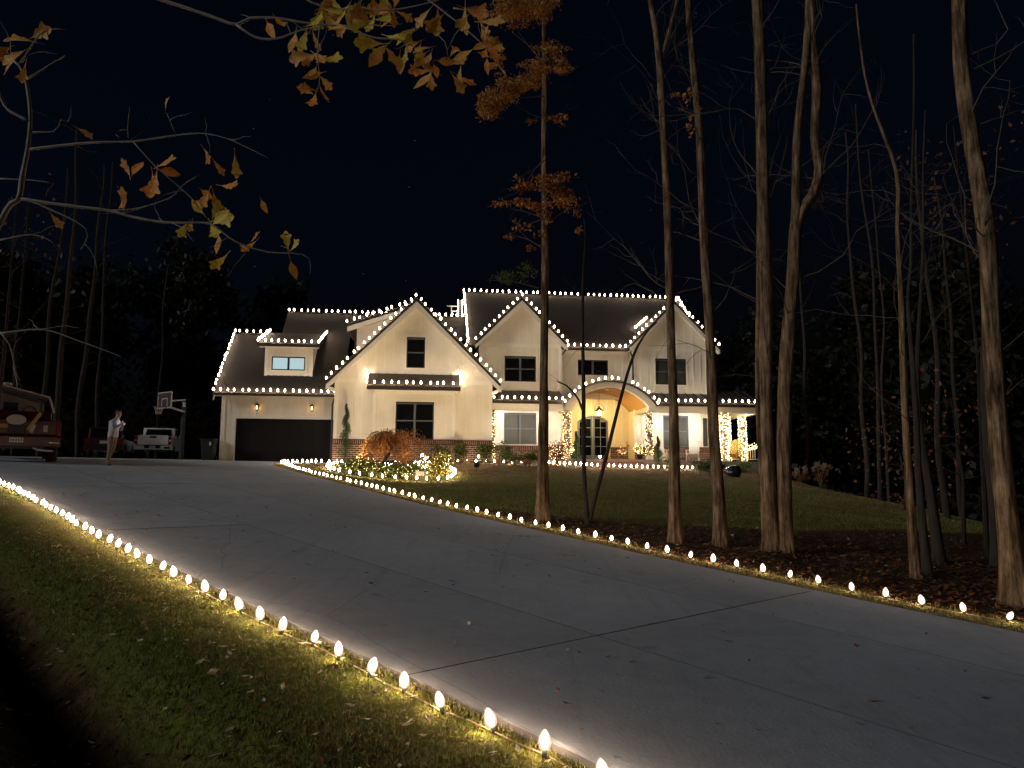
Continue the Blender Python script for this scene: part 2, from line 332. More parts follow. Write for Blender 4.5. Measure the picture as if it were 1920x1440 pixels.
OUTLINE = [tuple(p) for p in le] + [(-21.5, 24.5), (-27, 33), (-27, 47), (-15, 50), (garL[0]-.9, garL[1]+6), (garL[0]-.2, garL[1]+.2), tuple(garL), tuple(garR), tuple(cornG),
           (cornG[0]-.35, cornG[1]-2.2), (cornG[0]-.75, cornG[1]-3.6), (tip[0]-.1, tip[1]+.5)] + [tuple(p) for p in re_[::-1]]
OUT = np.array(OUTLINE)
def inside(P, poly):
    x, y = P[:, 0], P[:, 1]; r = np.zeros(len(P), bool); n = len(poly)
    for i in range(n):
        x1, y1 = poly[i]; x2, y2 = poly[(i+1) % n]
        if y1 == y2: continue
        r ^= ((y1 > y) != (y2 > y)) & (x < (x2-x1)*(y-y1)/(y2-y1)+x1)
    return r
def dist_poly(P, poly):
    best = np.full(len(P), 1e9); n = len(poly)
    for i in range(n):
        a = np.array(poly[i]); b = np.array(poly[(i+1) % n]); ab = b-a; L = ab@ab
        if L < 1e-9: continue
        t = np.clip(((P-a)@ab)/L, 0, 1); q = P-(a+t[:, None]*ab); best = np.minimum(best, np.einsum('ij,ij->i', q, q))
    return np.sqrt(best)
# ------------------------------------------------------------------ terrain height
ctrl = []
for a, c in [(-6, 9.2), (-2, 9.2), (2.4, 9.3), (5.6, 9.4), (8.8, 9.6), (11.4, 9.9), (14.2, 10.3), (17.5, 10.9), (20, 11.3), (22.4, 11.8), (24.6, 12.3), (27, 13.0)]:
    x, y = xy(a, c); ctrl.append((x, y, float(drive_h(a))))
for a, c in [(10.6, 10.6), (7.6, 11.2), (6.2, 11.9), (4.1, 11.9), (2.8, 11.2)]:
    x, y = xy(a, c); ctrl.append((x, y, float(drive_h(a))-.03))
for u, v, z in [(-3.9, -.6, 2.14), (0, -1, 2.14), (4, -.6, 2.12), (7, .9, 2.08), (9.7, .2, 1.95), (13, .8, 1.98), (17, 1, 1.80), (19, 3, 1.4), (22, 6, .7), (26, 8, -.6),
                (0, 8, 2.1), (10, 8, 2.1), (0, 20, 2.2), (15, 20, 1.6), (-12, 12, 2.2), (30, 20, -1.5), (9.7, -1.2, 1.84), (-2.0, -3.5, 1.86)]:
    p = hw(u, v, z); ctrl.append(tuple(p))
for x, y, Z in [(740, 906, 26), (845, 902, 26.5), (1300, 990, 14.8), (1480, 905, 35), (1600, 930, 32), (1700, 950, 29), (1850, 995, 24), (1250, 940, 21), (1100, 920, 23), (1450, 960, 21), (1650, 985, 20)]:
    ctrl.append(tuple(at(x, y, Z)))
ctrl += [(13, 9, -.5), (22, 20, -1.9), (30, 30, -2.6), (24, 5, -1.4), (45, 45, -3.5), (60, 10, -3.5), (14, 0, -.7), (60, 90, -2.5), (0, 90, 1.5), (40, 70, -2)]
CT = np.array(ctrl)
def _tps():
    X = CT[:, :2]; n = len(X); r = np.linalg.norm(X[:, None]-X[None], axis=2)
    K = np.where(r > 0, r*r*np.log(r+1e-12), 0) + np.eye(n)*.8; P = np.c_[np.ones(n), X]
    A = np.block([[K, P], [P.T, np.zeros((3, 3))]]); return np.linalg.solve(A, np.r_[CT[:, 2], 0, 0, 0])
TW = _tps()
def tps(P):
    X = CT[:, :2]; r = np.linalg.norm(P[:, None]-X[None], axis=2)
    return (np.where(r > 0, r*r*np.log(r+1e-12), 0))@TW[:-3] + TW[-3] + P@TW[-2:]
def sstep(e0, e1, x): t = np.clip((x-e0)/(e1-e0), 0, 1); return t*t*(3-2*t)
def vnoise(P, s, seed=0):
    r = np.random.default_rng(seed); z = 0
    for k in range(7):
        w = r.normal(size=2)*s*(1+.5*k); z = z + np.sin(P@w+r.uniform(0, 6.28))/(1+.35*k)
    return z/3.2
def ground_z(P, carve=True):
    P = np.atleast_2d(np.asarray(P, float))[:, :2]; a, c = ac(P[:, 0], P[:, 1])
    D = dist_poly(P, OUTLINE); ins = inside(P, OUTLINE)
    dh = drive_h(np.clip(a, -30, 60))
    right = c > 6.5
    near = dh + np.where(right, -.02, -.045)
    nat = np.clip(tps(P), -4, 3.2)
    far = sstep(28, 60, np.hypot(P[:, 0]-2, P[:, 1]-22))
    nat = nat*(1-far) + far*np.clip(nat, -3, 2.2)
    z = np.where(right, near+(nat-near)*sstep(.25, 2.2, D), near)
    # left shoulder, swale and bank
    sw = np.exp(-((c-1.15)/.42)**2)*sstep(26, 15, a)
    lz = near + .02 - .40*sw*sstep(-4, 1, a) - .05*sstep(.5, -1.5, c)
    lz = np.where(c < -6, lz - .02*np.maximum(-6-c, 0)*0, lz)
    z = np.where(right, z, lz)
    z = z + .03*vnoise(P, 1.3, 1)*sstep(.2, 1.5, D) + .012*vnoise(P, 5, 2)*sstep(.05, .6, D)
    if carve: z = np.where(ins, dh-.14, z)
    return z
def gz(x, y): return float(ground_z([(x, y)], False)[0])
def gp(px, py):                                     # pixel on the ground
    d = ray(px, py); t = np.arange(2, 70, .05); P = EYEP+d[None]*t[:, None]; f = P[:, 2]-ground_z(P, False)
    i = np.argmax(f < 0); return P[i] if f[i] < 0 else P[-1]
def axis(*segs):
    out = []
    for a, b, s in segs: out += list(np.arange(a, b, s))
    return np.array(out+[segs[-1][1]])
gx = axis((-160, -40, 12), (-40, -16, 1.2), (-16, -8, .4), (-8, 8, .2), (8, 24, .5), (24, 44, 1.5), (44, 160, 10))
gy = axis((-30, -4, 2), (-4, 2, .4), (2, 18, .2), (18, 34, .4), (34, 48, 1.2), (48, 220, 12))
GX, GY = np.meshgrid(gx, gy); GP = np.c_[GX.ravel(), GY.ravel()]; GZ = ground_z(GP)
nx, ny = len(gx), len(gy); idx = np.arange(nx*ny).reshape(ny, nx)
FQ = np.stack([idx[:-1, :-1], idx[:-1, 1:], idx[1:, 1:], idx[1:, :-1]], 2).reshape(-1, 4)
ground = bulk('ground', np.c_[GP, GZ], FQ, 'ground_cover', smooth=True, kind='structure')
def lawn_weight(P):
    P = np.atleast_2d(P)[:, :2]; a, c = ac(P[:, 0], P[:, 1]); D = dist_poly(P, OUTLINE)
    w = np.zeros(len(P))
    wob = .5*vnoise(P, .9, 3)
    # lawn between the wood strip and the house, pixels of its lower border: (940,960) .. (1850,1000)
    border = np.array([xy(13.8, 10.25), tuple(at(1120, 985, 15.2)[:2]), tuple(at(1300, 990, 14.9)[:2]), tuple(at(1480, 1000, 15.4)[:2]), tuple(at(1700, 992, 19)[:2]), tuple(at(1860, 1000, 22.5)[:2]), (22, 34), tuple(hw(21, 3, 0)[:2]), tuple(hw(17.5, .2, 0)[:2]), tuple(hw(12.5, -.2, 0)[:2]), tuple(hw(4.2, -1.6, 0)[:2]),
                       tuple(hw(-3.6, -1.6, 0)[:2]), (-8.6, 30), (-7.6, 27.2), (-5.2, 23.0), (-2.2, 18.2)])
    sd = np.where(inside(P, [tuple(q) for q in border]), 1, -1)*dist_poly(P, [tuple(q) for q in border])
    w = np.maximum(w, sstep(-.25, .35, sd+.25*wob))
    w = np.maximum(w, np.where(D < .55+.15*wob, .75, 0)*(c > 6.5))
    w = np.maximum(w, ((c < 6.5)*sstep(1.35, 1.75, c+.12*wob))*.95)
    return w
def dryness(P):
    P = np.atleast_2d(P)[:, :2]; v = (P-H0[:2])@EV[:2]; return sstep(-9.5, -3.0, v+1.6*vnoise(P, .5, 8))*(ac(P[:, 0], P[:, 1])[1] > 8)
ad_ = ground.data.attributes.new('dry', 'FLOAT', 'POINT'); ad_.data.foreach_set('value', dryness(GP).astype(np.float32))
at_ = ground.data.attributes.new('lawn', 'FLOAT', 'POINT'); at_.data.foreach_set('value', lawn_weight(GP).astype(np.float32))
# ------------------------------------------------------------------ driveway slabs
def clip(poly, n, d):                               # keep p.n <= d
    out = []
    for i in range(len(poly)):
        p, q = poly[i], poly[(i+1) % len(poly)]; fp, fq = p[0]*n[0]+p[1]*n[1]-d, q[0]*n[0]+q[1]*n[1]-d
        if fp <= 0: out.append(p)
        if (fp < 0 < fq) or (fq < 0 < fp): t = fp/(fp-fq); out.append((p[0]+(q[0]-p[0])*t, p[1]+(q[1]-p[1])*t))
    return out
ACO = [ac(*p) for p in OUTLINE]
driveway = empty('driveway', (0, 0, 0), kind='structure')
mb = MB()
def sheet(mb, poly_ac, dz, mi=0, thick=0.0):
    for k0 in np.arange(-9, 52, 1.2):
        pc = clip(clip(poly_ac, (1, 0), k0+1.2), (-1, 0), -k0)
        if len(pc) < 3: continue
        w = [(*xy(a, c), float(drive_h(a))+dz) for a, c in pc]
        ar = sum(w[i][0]*w[(i+1) % len(w)][1]-w[(i+1) % len(w)][0]*w[i][1] for i in range(len(w)))
        if abs(ar) < 1e-4: continue
        if ar < 0: w = w[::-1]
        mb._add(w, [tuple(range(len(w)))], mi)
        if thick:
            for i in range(len(w)):
                p, q = w[i], w[(i+1) % len(w)]
                mb._add([p, q, (q[0], q[1], q[2]-thick), (p[0], p[1], p[2]-thick)], [(1, 0, 3, 2)], 1)
sheet(mb, ACO, -.05); mb.obj('joint_bed', 'joint_dark', driveway)
GAP = .0085
CJ = [-20, .2, 4.9, 7.0, 40]; AJ = [-9, -3.0, 4.35, 11.68, 19.0, 26.3, 33.6, 41, 52]
for i in range(len(AJ)-1):
    for j in range(len(CJ)-1):
        cj0, cj1 = CJ[j], CJ[j+1]
        if i >= 4 and j == 0: pass
        pc = clip(clip(clip(clip(ACO, (1, 0), AJ[i+1]-GAP), (-1, 0), -AJ[i]-GAP), (0, 1), cj1-GAP), (0, -1), -cj0-GAP)
        if len(pc) < 3: continue
        ar = .5*abs(sum(pc[k][0]*pc[(k+1) % len(pc)][1]-pc[(k+1) % len(pc)][0]*pc[k][1] for k in range(len(pc))))
        if ar < .3: continue
        m = MB(); sheet(m, pc, random.uniform(-.0015, .0015), 0, .04); m.obj('concrete_slab', ['concrete', 'joint_dark'], driveway)
# ================================================================== THE HOUSE (local frame: u right, v back, z up; z is world height)
HZ = 0.0
house = empty('house', (H0[0], H0[1], 0), TH, label='large cream board-and-batten house with dark roofs outlined in bulbs', cat='house')
def strips(poly, holes):                            # cut rectangular holes out of a convex polygon in (u,z): list of convex pieces
    us = sorted({u for h in holes for u in h[:2]}); lo, hi = min(p[0] for p in poly)-1, max(p[0] for p in poly)+1
    us = [lo]+us+[hi]; out = []
    for a, b in zip(us[:-1], us[1:]):
        pc = clip(clip(poly, (1, 0), b), (-1, 0), -a)
        if len(pc) < 3: continue
        cuts = sorted((h[2], h[3]) for h in holes if h[0] < (a+b)/2 < h[1])
        z = -50
        for z0, z1 in cuts + [(50, 51)]:
            q = clip(clip(pc, (0, 1), z0), (0, -1), -z)
            if len(q) >= 3: out.append(q)
            z = z1
    return out
def batten_runs(poly, holes, u):
    zs = []
    for i in range(len(poly)):
        p, q = poly[i], poly[(i+1) % len(poly)]
        if (p[0]-u)*(q[0]-u) < 0: zs.append(p[1]+(q[1]-p[1])*(u-p[0])/(q[0]-p[0]))
    if len(zs) < 2: return []
    z0, z1 = min(zs), max(zs); segs = [(z0, z1)]
    for h in holes:
        if h[0]-.13 < u < h[1]+.13:
            n = []
            for a, b in segs:
                if h[2]-.14 > a: n.append((a, min(b, h[2]-.14)))
                if h[3]+.14 < b: n.append((max(a, h[3]+.14), b))
            segs = n
    return [(a, b) for a, b in segs if b-a > .12]
def wall(poly, v, holes=(), depth=.18, mat_='siding', battens=(None, .41), name='wall', bz=None):
    m = MB()
    for q in strips(poly, list(holes)): m.prism(q, v, v+depth)
    w = m.obj(name, mat_, house, fix=True)
    if battens:
        u0 = min(p[0] for p in poly); u1 = max(p[0] for p in poly); sp = battens[1]; n = max(1, round((u1-u0)/sp)); sp = (u1-u0)/n
        pz = poly if bz is None else clip(clip(poly, (0, -1), -bz[0]), (0, 1), bz[1])
        for k in range(1, n):
            for a, b in batten_runs(pz, holes, u0+k*sp):
                MB().box(u0+k*sp-.025, u0+k*sp+.025, v-.022, v+.004, a+.01, b-.01).obj('batten', 'trim_white', w)
    return w
def board(name, u0, u1, v0, v1, z0, z1, m='trim_white', parent=None): return MB().box(u0, u1, v0, v1, z0, z1).obj(name, m, parent or house)
def window(u0, u1, z0, z1, v, cols=1, sash=True, glass='glass_dark', frame='frame_black', trim=.10, sill=True, trimmat='trim_white', bars='frame_grey'):
    w = MB()
    t = .055                                         # outer dark frame
    for a, b, c, d in ((u0, u1, z0, z0+t), (u0, u1, z1-t, z1), (u0, u0+t, z0+t, z1-t), (u1-t, u1, z0+t, z1-t)): w.box(a, b, v-.01, v+.10, c, d)
    wo_ = w.obj('window', frame, house)
    if trim:
        m = MB()
        for a, b, c, d in ((u0-trim, u1+trim, z1, z1+trim*1.2), (u0-trim, u0, z0, z1), (u1, u1+trim, z0, z1), (u0-trim-.03, u1+trim+.03, z0-trim*.8, z0)): m.box(a, b, v-.035, v+.02, c, d)
        m.obj('trim', trimmat, wo_)
    cw = (u1-u0-2*t)/cols
    for k in range(cols):
        a, b = u0+t+k*cw, u0+t+(k+1)*cw
        if k: board('mullion', a-.05, a+.05, v+.0, v+.09, z0+t, z1-t, bars, wo_)
        a2 = a+(.05 if k else 0); b2 = b-(.05 if k < cols-1 else 0)
        if sash:
            zm = (z0+z1)/2
            MB().box(a2, b2, v+.05, v+.06, z0+t, zm-.03).obj('pane', glass, wo_); MB().box(a2, b2, v+.075, v+.085, zm+.03, z1-t).obj('pane', glass, wo_)
            board('meeting_rail', a2, b2, v+.035, v+.09, zm-.03, zm+.03, bars, wo_)
            board('head_rail', a2, b2, v+.055, v+.09, z1-t-.05, z1-t, bars, wo_)
        else: MB().box(a2, b2, v+.05, v+.06, z0+t, z1-t).obj('pane', glass, wo_)
    return wo_
def roof_slab(q, t=.11, m='shingle', name='roof'):   # q: four corners of the upper face, seen from above counter-clockwise
    q = [np.asarray(p, float) for p in q]; n = np.cross(q[1]-q[0], q[2]-q[0]); n = n/np.linalg.norm(n)
    if n[2] < 0: n = -n
    return MB().plate(q, n, t).obj(name, m, house, fix=True)
def bricks(u0, u1, z0, z1, v, name='brick_base', holes=()):
    board('mortar_wall', u0+.01, u1-.01, v+.012, v+.10, z0, z1-.01, 'mortar')
    m = MB(); z = z0+.01; row = 0
    while z < z1-.24:
        u = u0 - (.125 if row % 2 else 0)
        while u < u1:
            a, b = max(u, u0), min(u+.228, u1)
            if b-a > .04 and not any(h[0] < (a+b)/2 < h[1] and h[2] < z < h[3] for h in holes):
                j = random.uniform(-.004, .004); m.box(a, b, v+j, v+.05, z, z+.070)
            u += .250
        z += .094; row += 1
    u = u0
    while u < u1-.03: m.box(u, min(u+.072, u1), v-.012, v+.05, z1-.235, z1-.02); u += .095    # soldier course
    m.box(u0-.01, u1+.01, v-.03, v+.06, z1-.018, z1+.03)
    o = m.obj(name, 'brick', house); o['kind'] = 'stuff'
GB = 2.1
# ---- front gable wing
UC, ZR, HWD = .05, 9.74, 4.02
def gz_(u): return ZR-abs(u-UC)*1.0
gpoly = [(-3.58, 3.10), (3.65, 3.10), (3.65, gz_(3.65)-.14), (UC, ZR-.14), (-3.58, gz_(-3.58)-.14)]
wall(gpoly, 0, [(-.37, .49, 6.49, 7.96)], bz=(3.2, 5.70))
gp2 = clip(gpoly, (0, -1), -5.98)
for k in range(-8, 9):
    for a, b in batten_runs(gp2, [(-.37, .49, 6.49, 7.96), (-2.1, 2.14, 5, 6.2)], UC+.41*k+.2):
        board('batten', UC+.41*k+.175, UC+.41*k+.225, -.022, .004, a+.02, b-.04)
board('band_board', -3.56, -2.1, -.03, .02, 5.72, 5.95); board('band_board', 2.15, 3.63, -.03, .02, 5.72, 5.95)
board('corner_board', -3.62, -3.44, -.035, .12, 3.11, 5.80); board('corner_board', 3.51, 3.69, -.035, .12, 3.11, 5.80)
board('skirt_board', -3.44, -1.80, -.03, .02, 3.11, 3.33); board('skirt_board', 1.92, 3.51, -.03, .02, 3.11, 3.33)
bricks(-3.64, -1.80, GB-.1, 3.10, -.06); bricks(1.92, 3.71, GB-.1, 3.10, -.06)
window(-.37, .49, 6.49, 7.96, 0, 1)
# bump-out under the awning
wall([(-1.80, 3.12), (1.91, 3.12), (1.91, 5.5), (-1.80, 5.5)], -.35, [(-.80, .95, 3.12, 4.86)], depth=.36, bz=(3.35, 5.2))
board('frieze_board', -1.78, 1.89, -.385, -.33, 5.20, 5.45)
board('corner_board', -1.84, -1.68, -.39, -.2, 3.13, 5.2); board('corner_board', 1.79, 1.95, -.39, -.2, 3.13, 5.2)
board('skirt_board', -1.68, -.92, -.38, -.33, 3.13, 3.33); board('skirt_board', 1.07, 1.79, -.38, -.33, 3.13, 3.33)
bricks(-1.83, 1.94, GB-.1, 3.10, -.41)
window(-.80, .95, 3.12, 4.86, -.35, 2)
# awning
aw = MB().plate([(-2.08, -1.02, 5.50), (2.12, -1.02, 5.50), (2.12, 0.0, 6.20), (-2.08, 0.0, 6.20)], (0, -.57, .82), .07).obj('awning', 'roof_metal', house, fix=True)
board('awning_fascia', -2.10, 2.14, -1.06, -1.0, 5.33, 5.49, 'gutter_bronze', aw); board('awning_soffit', -2.06, 2.10, -.99, -.01, 5.36, 5.39, 'trim_white', aw)
for k in range(0, 11):
    u = -2.05+k*.414; MB().obox((u, -.51, 5.86), (.014, 0, 0), (0, .50, .343), (0, -.016, .024)).obj('seam', 'roof_metal', aw)
for s, u in ((0, -2.07), (1, 2.08)): MB().plate([(u, -1.0, 5.40), (u, -.0, 5.40), (u, -.0, 6.13), (u, -1.0, 5.44)], (1, 0, 0), .03).obj('awning_cheek', 'trim_white', aw, fix=True)
# roof of the wing
for s in (-1, 1):
    e = UC+s*HWD; ze = gz_(e)
    roof_slab([(UC, -.45, ZR), (e, -.45, ze), (e, 9.0, ze), (UC, 9.0, ZR)], .10)
    MB().prism([(UC, ZR-.13), (e, ze-.13), (e, ze-.36), (UC+s*.0, ZR-.45)] if s > 0 else [(UC, ZR-.13), (UC, ZR-.45), (e, ze-.36), (e, ze-.13)], -.43, -.38).obj('rake_board', 'trim_white', house, fix=True)
    MB().plate([(UC, -.38, ZR-.30), (e, -.38, ze-.30), (e, -.03, ze-.30), (UC, -.03, ZR-.30)], (0, 0, 1), .02).obj('soffit', 'trim_white', house, fix=True)
    MB().plate([(e, -.40, ze-.15), (e, 1.6, ze-.15), (e-s*.4, 1.6, ze-.30), (e-s*.4, -.40, ze-.30)], (0, 0, 1), .03).obj('eave_soffit', 'trim_white', house, fix=True)
board('side_wall', 3.46, 3.64, .19, 8, 2.0, 5.75, 'siding'); board('side_wall', -3.57, -3.39, .19, 2.25, 2.0, 5.75, 'siding')
# ---- side dormer on the left slope of the wing
wall([(-2.80, 6.95), (-.02, 9.70), (-2.80, 8.62)], 1.25, battens=None, depth=.1)
board('side_wall', -2.80, -2.70, 1.36, 6, 6.9, 8.6, 'siding')
roof_slab([(UC, .95, 9.83), (-3.28, .95, 8.66), (-3.28, 7, 8.66), (UC, 7, 9.83)], .09)
MB().prism([(-.05, 9.70), (-3.24, 8.56), (-3.24, 8.34), (-.30, 9.40)], .97, 1.02).obj('rake_board', 'trim_white', house, fix=True)
MB().plate([(-.1, 1.02, 9.5), (-3.2, 1.02, 8.4), (-3.2, 1.24, 8.4), (-.1, 1.24, 9.5)], (0, 0, 1), .02).obj('soffit', 'trim_white', house, fix=True)
# ---- garage block
wall([(-9.12, 4.24), (-3.57, 4.24), (-3.57, 5.32), (-9.12, 5.32)], 2.2, bz=(4.30, 5.24))
wall([(-9.12, GB-.1), (-8.52, GB-.1), (-8.52, 4.24), (-9.12, 4.24)], 2.2, battens=None)
board('corner_board', -9.15, -8.98, 2.165, 2.3, GB-.1, 5.22); board('frieze_board', -9.10, -3.62, 2.17, 2.21, 5.22, 5.34)
board('door_casing', -8.64, -8.47, 2.16, 2.36, GB-.1, 4.34); board('door_casing', -8.47, -3.60, 2.16, 2.36, 4.17, 4.34)
gd = board('garage_door', -8.47, -3.60, 2.33, 2.39, GB-.1, 4.17, 'garage_door_paint')
for r in range(4):
    for c in range(8):
        u = -8.40+c*.605; z = GB+.04+r*.51; MB().box(u, u+.55, 2.318, 2.331, z, z+.45).obj('door_panel', 'garage_door_paint', gd, bevel=.006)
board('side_wall', -9.12, -8.95, 2.39, 9, 2.0, 5.3, 'siding')
GS = 1.0
def gr(v): return 5.34+(v-1.7)*GS
roof_slab([(-9.45, 1.7, gr(1.7)), (-3.5, 1.7, gr(1.7)), (-3.5, 5.2, gr(5.2)), (-9.45, 5.2, gr(5.2))])
roof_slab([(-7.05, 5.2, gr(5.2)), (5.0, 5.2, gr(5.2)), (5.0, 6.75, gr(6.75)), (-7.05, 6.75, gr(6.75))])
roof_slab([(-9.45, 5.2, gr(5.2)), (-7.05, 5.2, gr(5.2)), (-7.05, 8.7, gr(1.7)), (-9.45, 8.7, gr(1.7))])
roof_slab([(-7.05, 6.75, gr(6.75)), (5.0, 6.75, gr(6.75)), (5.0, 11.7, gr(1.8)), (-7.05, 11.7, gr(1.8))])
MB()._add([(-9.1, 2.38, 5.25), (-9.1, 8.1, 5.25), (-9.1, 5.24, 8.6)], [(0, 2, 1)]).obj('gable_end', 'siding', house)
MB()._add([(-6.95, 5.3, 8.6), (-6.95, 8.2, 8.6), (-6.95, 6.75, 10.2)], [(0, 2, 1)]).obj('gable_end', 'siding', house)
board('gutter', -9.46, -3.66, 1.60, 1.70, 5.22, 5.33, 'gutter_bronze'); board('eave_soffit', -9.40, -3.60, 1.71, 2.19, 5.22, 5.25)
MB().plate([(-9.44, 1.71, 5.20), (-9.44, 5.2, 8.69), (-9.44, 5.2, 8.45), (-9.44, 1.71, 4.98)], (1, 0, 0), -.04).obj('rake_board', 'trim_white', house, fix=True)
# dormer over the garage
DV = 2.72
wall([(-7.32, 6.20), (-5.06, 6.20), (-5.06, 7.78), (-7.32, 7.78)], DV, [(-7.02, -5.40, 6.62, 7.30)], depth=.12, battens=(None, .32))
window(-7.02, -5.40, 6.62, 7.30, DV, 2, False, 'lit_room', trim=.08, bars='frame_black')
for u in (-7.32, -5.06):
    MB()._add([(u, DV+.12, 6.4), (u, DV+.12, 7.78), (u, 5.2, 8.6), (u, 4.95, 8.55)], [(0, 1, 2, 3)]).obj('dormer_cheek', 'siding', house)
roof_slab([(-7.66, 2.35, 7.90), (-4.70, 2.35, 7.90), (-4.70, 5.35, 8.98), (-7.66, 5.35, 8.98)], .08)
board('gutter', -7.68, -4.68, 2.27, 2.35, 7.74, 7.85, 'gutter_bronze')
board('corner_board', -7.35, -7.22, DV-.03, DV+.05, 6.28, 7.74); board('corner_board', -5.16, -5.03, DV-.03, DV+.05, 6.28, 7.74)
board('dormer_soffit', -7.6, -4.75, 2.36, DV-.01, 7.74, 7.76)
# ---- two-storey block
def mr(v): return 8.22+(v-3.3)*.912
RV, RZ = 7.5, mr(7.5)
wall([(7.55, 5.6), (11.47, 5.6), (11.47, 8.2), (7.55, 8.2)], 3.8, [(8.62, 10.28, 6.86, 7.68)], bz=(5.9, 8.0))
window(8.62, 10.28, 6.86, 7.68, 3.8, 2, False); board('frieze_board', 7.6, 11.4, 3.77, 3.81, 7.98, 8.16)
roof_slab([(2.70, 3.3, mr(3.3)), (15.62, 3.3, mr(3.3)), (15.62, RV, RZ), (2.70, RV, RZ)])
roof_slab([(2.70, RV, RZ), (15.62, RV, RZ), (15.62, 11.9, mr(3.1)), (2.70, 11.9, mr(3.1))])
board('gutter', 7.75, 11.25, 3.20, 3.30, 8.10, 8.21, 'gutter_bronze'); board('eave_soffit', 7.6, 11.3, 3.31, 3.79, 8.10, 8.12)
MB()._add([(2.95, 3.4, 5.2), (2.95, 11.6, 5.2), (2.95, 11.6, 8.1), (2.95, 7.5, RZ-.2), (2.95, 3.4, 8.1)], [(0, 4, 3, 2, 1)]).obj('gable_end', 'siding', house)
MB()._add([(15.5, 3.4, 2), (15.5, 11.6, 2), (15.5, 11.6, 8.1), (15.5, 7.5, RZ-.2), (15.5, 3.4, 8.1)], [(0, 4, 3, 2, 1)]).obj('gable_end', 'siding', house)
board('back_wall', 2.96, 15.49, 11.4, 11.6, 2, 8.1, 'siding')
MB().plate([(2.72, 3.32, 8.10), (2.72, RV, RZ-.12), (2.72, RV, RZ-.34), (2.72, 3.32, 7.88)], (1, 0, 0), -.04).obj('rake_board', 'trim_white', house, fix=True)
def ugable(uc, zr, hwid, wu0, wu1, win, bt, v=3.0):
    zf = lambda u: zr-abs(u-uc)*1.0
    poly = [(wu0, 5.55), (wu1, 5.55), (wu1, zf(wu1)-.13), (uc, zr-.13), (wu0, zf(wu0)-.13)]
    wall(poly, v, [win], depth=.85, bz=bt)
    for a in np.arange(wu0+.4, wu1-.2, .41):
        for x, y in batten_runs(clip(poly, (0, -1), -8.36), [], a): board('batten', a-.025, a+.025, v-.022, v+.004, x+.02, y-.2)
    window(*win, v, 2, True, glass='glass_dark' if uc < 10 else 'glass_blind')
    board('band_board', wu0+.02, wu1-.02, v-.03, v+.01, 8.12, 8.34)
    board('corner_board', wu0-.03, wu0+.14, v-.035, v+.1, 5.6, 8.12); board('corner_board', wu1-.14, wu1+.03, v-.035, v+.1, 5.6, 8.12)
    for s in (-1, 1):
        e = uc+s*hwid; ze = zf(e); vb = 3.3+(zr-8.22)/.912+.1
        roof_slab([(uc, v-.42, zr), (e, v-.42, ze), (e, 4.1, ze), (uc, vb, zr)], .10)
        MB().prism([(uc, zr-.13), (e, ze-.13), (e, ze-.33), (uc, zr-.42)] if s > 0 else [(uc, zr-.13), (uc, zr-.42), (e, ze-.33), (e, ze-.13)], v-.40, v-.35).obj('rake_board', 'trim_white', house, fix=True)
        MB().plate([(uc, v-.35, zr-.28), (e, v-.35, ze-.28), (e, v-.03, ze-.28), (uc, v-.03, zr-.28)], (0, 0, 1), .02).obj('soffit', 'trim_white', house, fix=True)
ugable(5.45, 10.68, 2.40, 3.30, 7.57, (4.60, 6.24, 6.33, 7.66), (5.95, 8.1))
ugable(13.63, 10.78, 2.46, 11.45, 15.55, (12.65, 14.32, 6.33, 7.72), (5.9, 8.1))
# ---- porch: floor, walls, roof, beam
board('porch_floor', 3.75, 7.30, 1.15, 4.6, 1.5, 2.26, 'porch_slab'); board('porch_floor', 11.9, 18.2, 1.15, 5.5, 1.2, 2.27, 'porch_slab'); board('porch_floor', 7.30, 11.9, 1.15, 5.0, 1.3, 2.33, 'porch_slab')
for k, (v0, z1) in enumerate(((.80, 2.20), (.47, 2.07), (.14, 1.94))): board('step', 8.1, 11.3, v0, v0+.35, 1.5, z1, 'step_brick')
wall([(3.67, 3.02), (7.62, 3.02), (7.62, 5.02), (3.67, 5.02)], 3.3, [(4.62, 6.32, 3.10, 4.74)], bz=(3.25, 4.9))
window(4.62, 6.32, 3.10, 4.74, 3.3, 2, True, 'glass_shade', 'frame_grey')
bricks(3.70, 7.62, 2.24, 3.02, 3.24); board('skirt_board', 3.70, 4.50, 3.27, 3.32, 3.06, 3.24); board('skirt_board', 6.44, 7.60, 3.27, 3.32, 3.06, 3.24)
wall([(11.55, 3.02), (15.60, 3.02), (15.60, 5.02), (11.55, 5.02)], 3.3, [(13.10, 14.50, 3.05, 4.72)], bz=(3.25, 4.9))
window(13.10, 14.50, 3.05, 4.72, 3.3, 2, True, 'glass_shade', 'frame_grey')
bricks(11.55, 15.62, 2.26, 3.02, 3.24); board('skirt_board', 11.6, 12.98, 3.27, 3.32, 3.06, 3.24); board('skirt_board', 14.62, 15.58, 3.27, 3.32, 3.06, 3.24)
board('shutter', 15.30, 15.52, 3.22, 3.28, 3.1, 4.6, 'frame_black')
def pz(v): return 5.16+(v-1.25)*.40
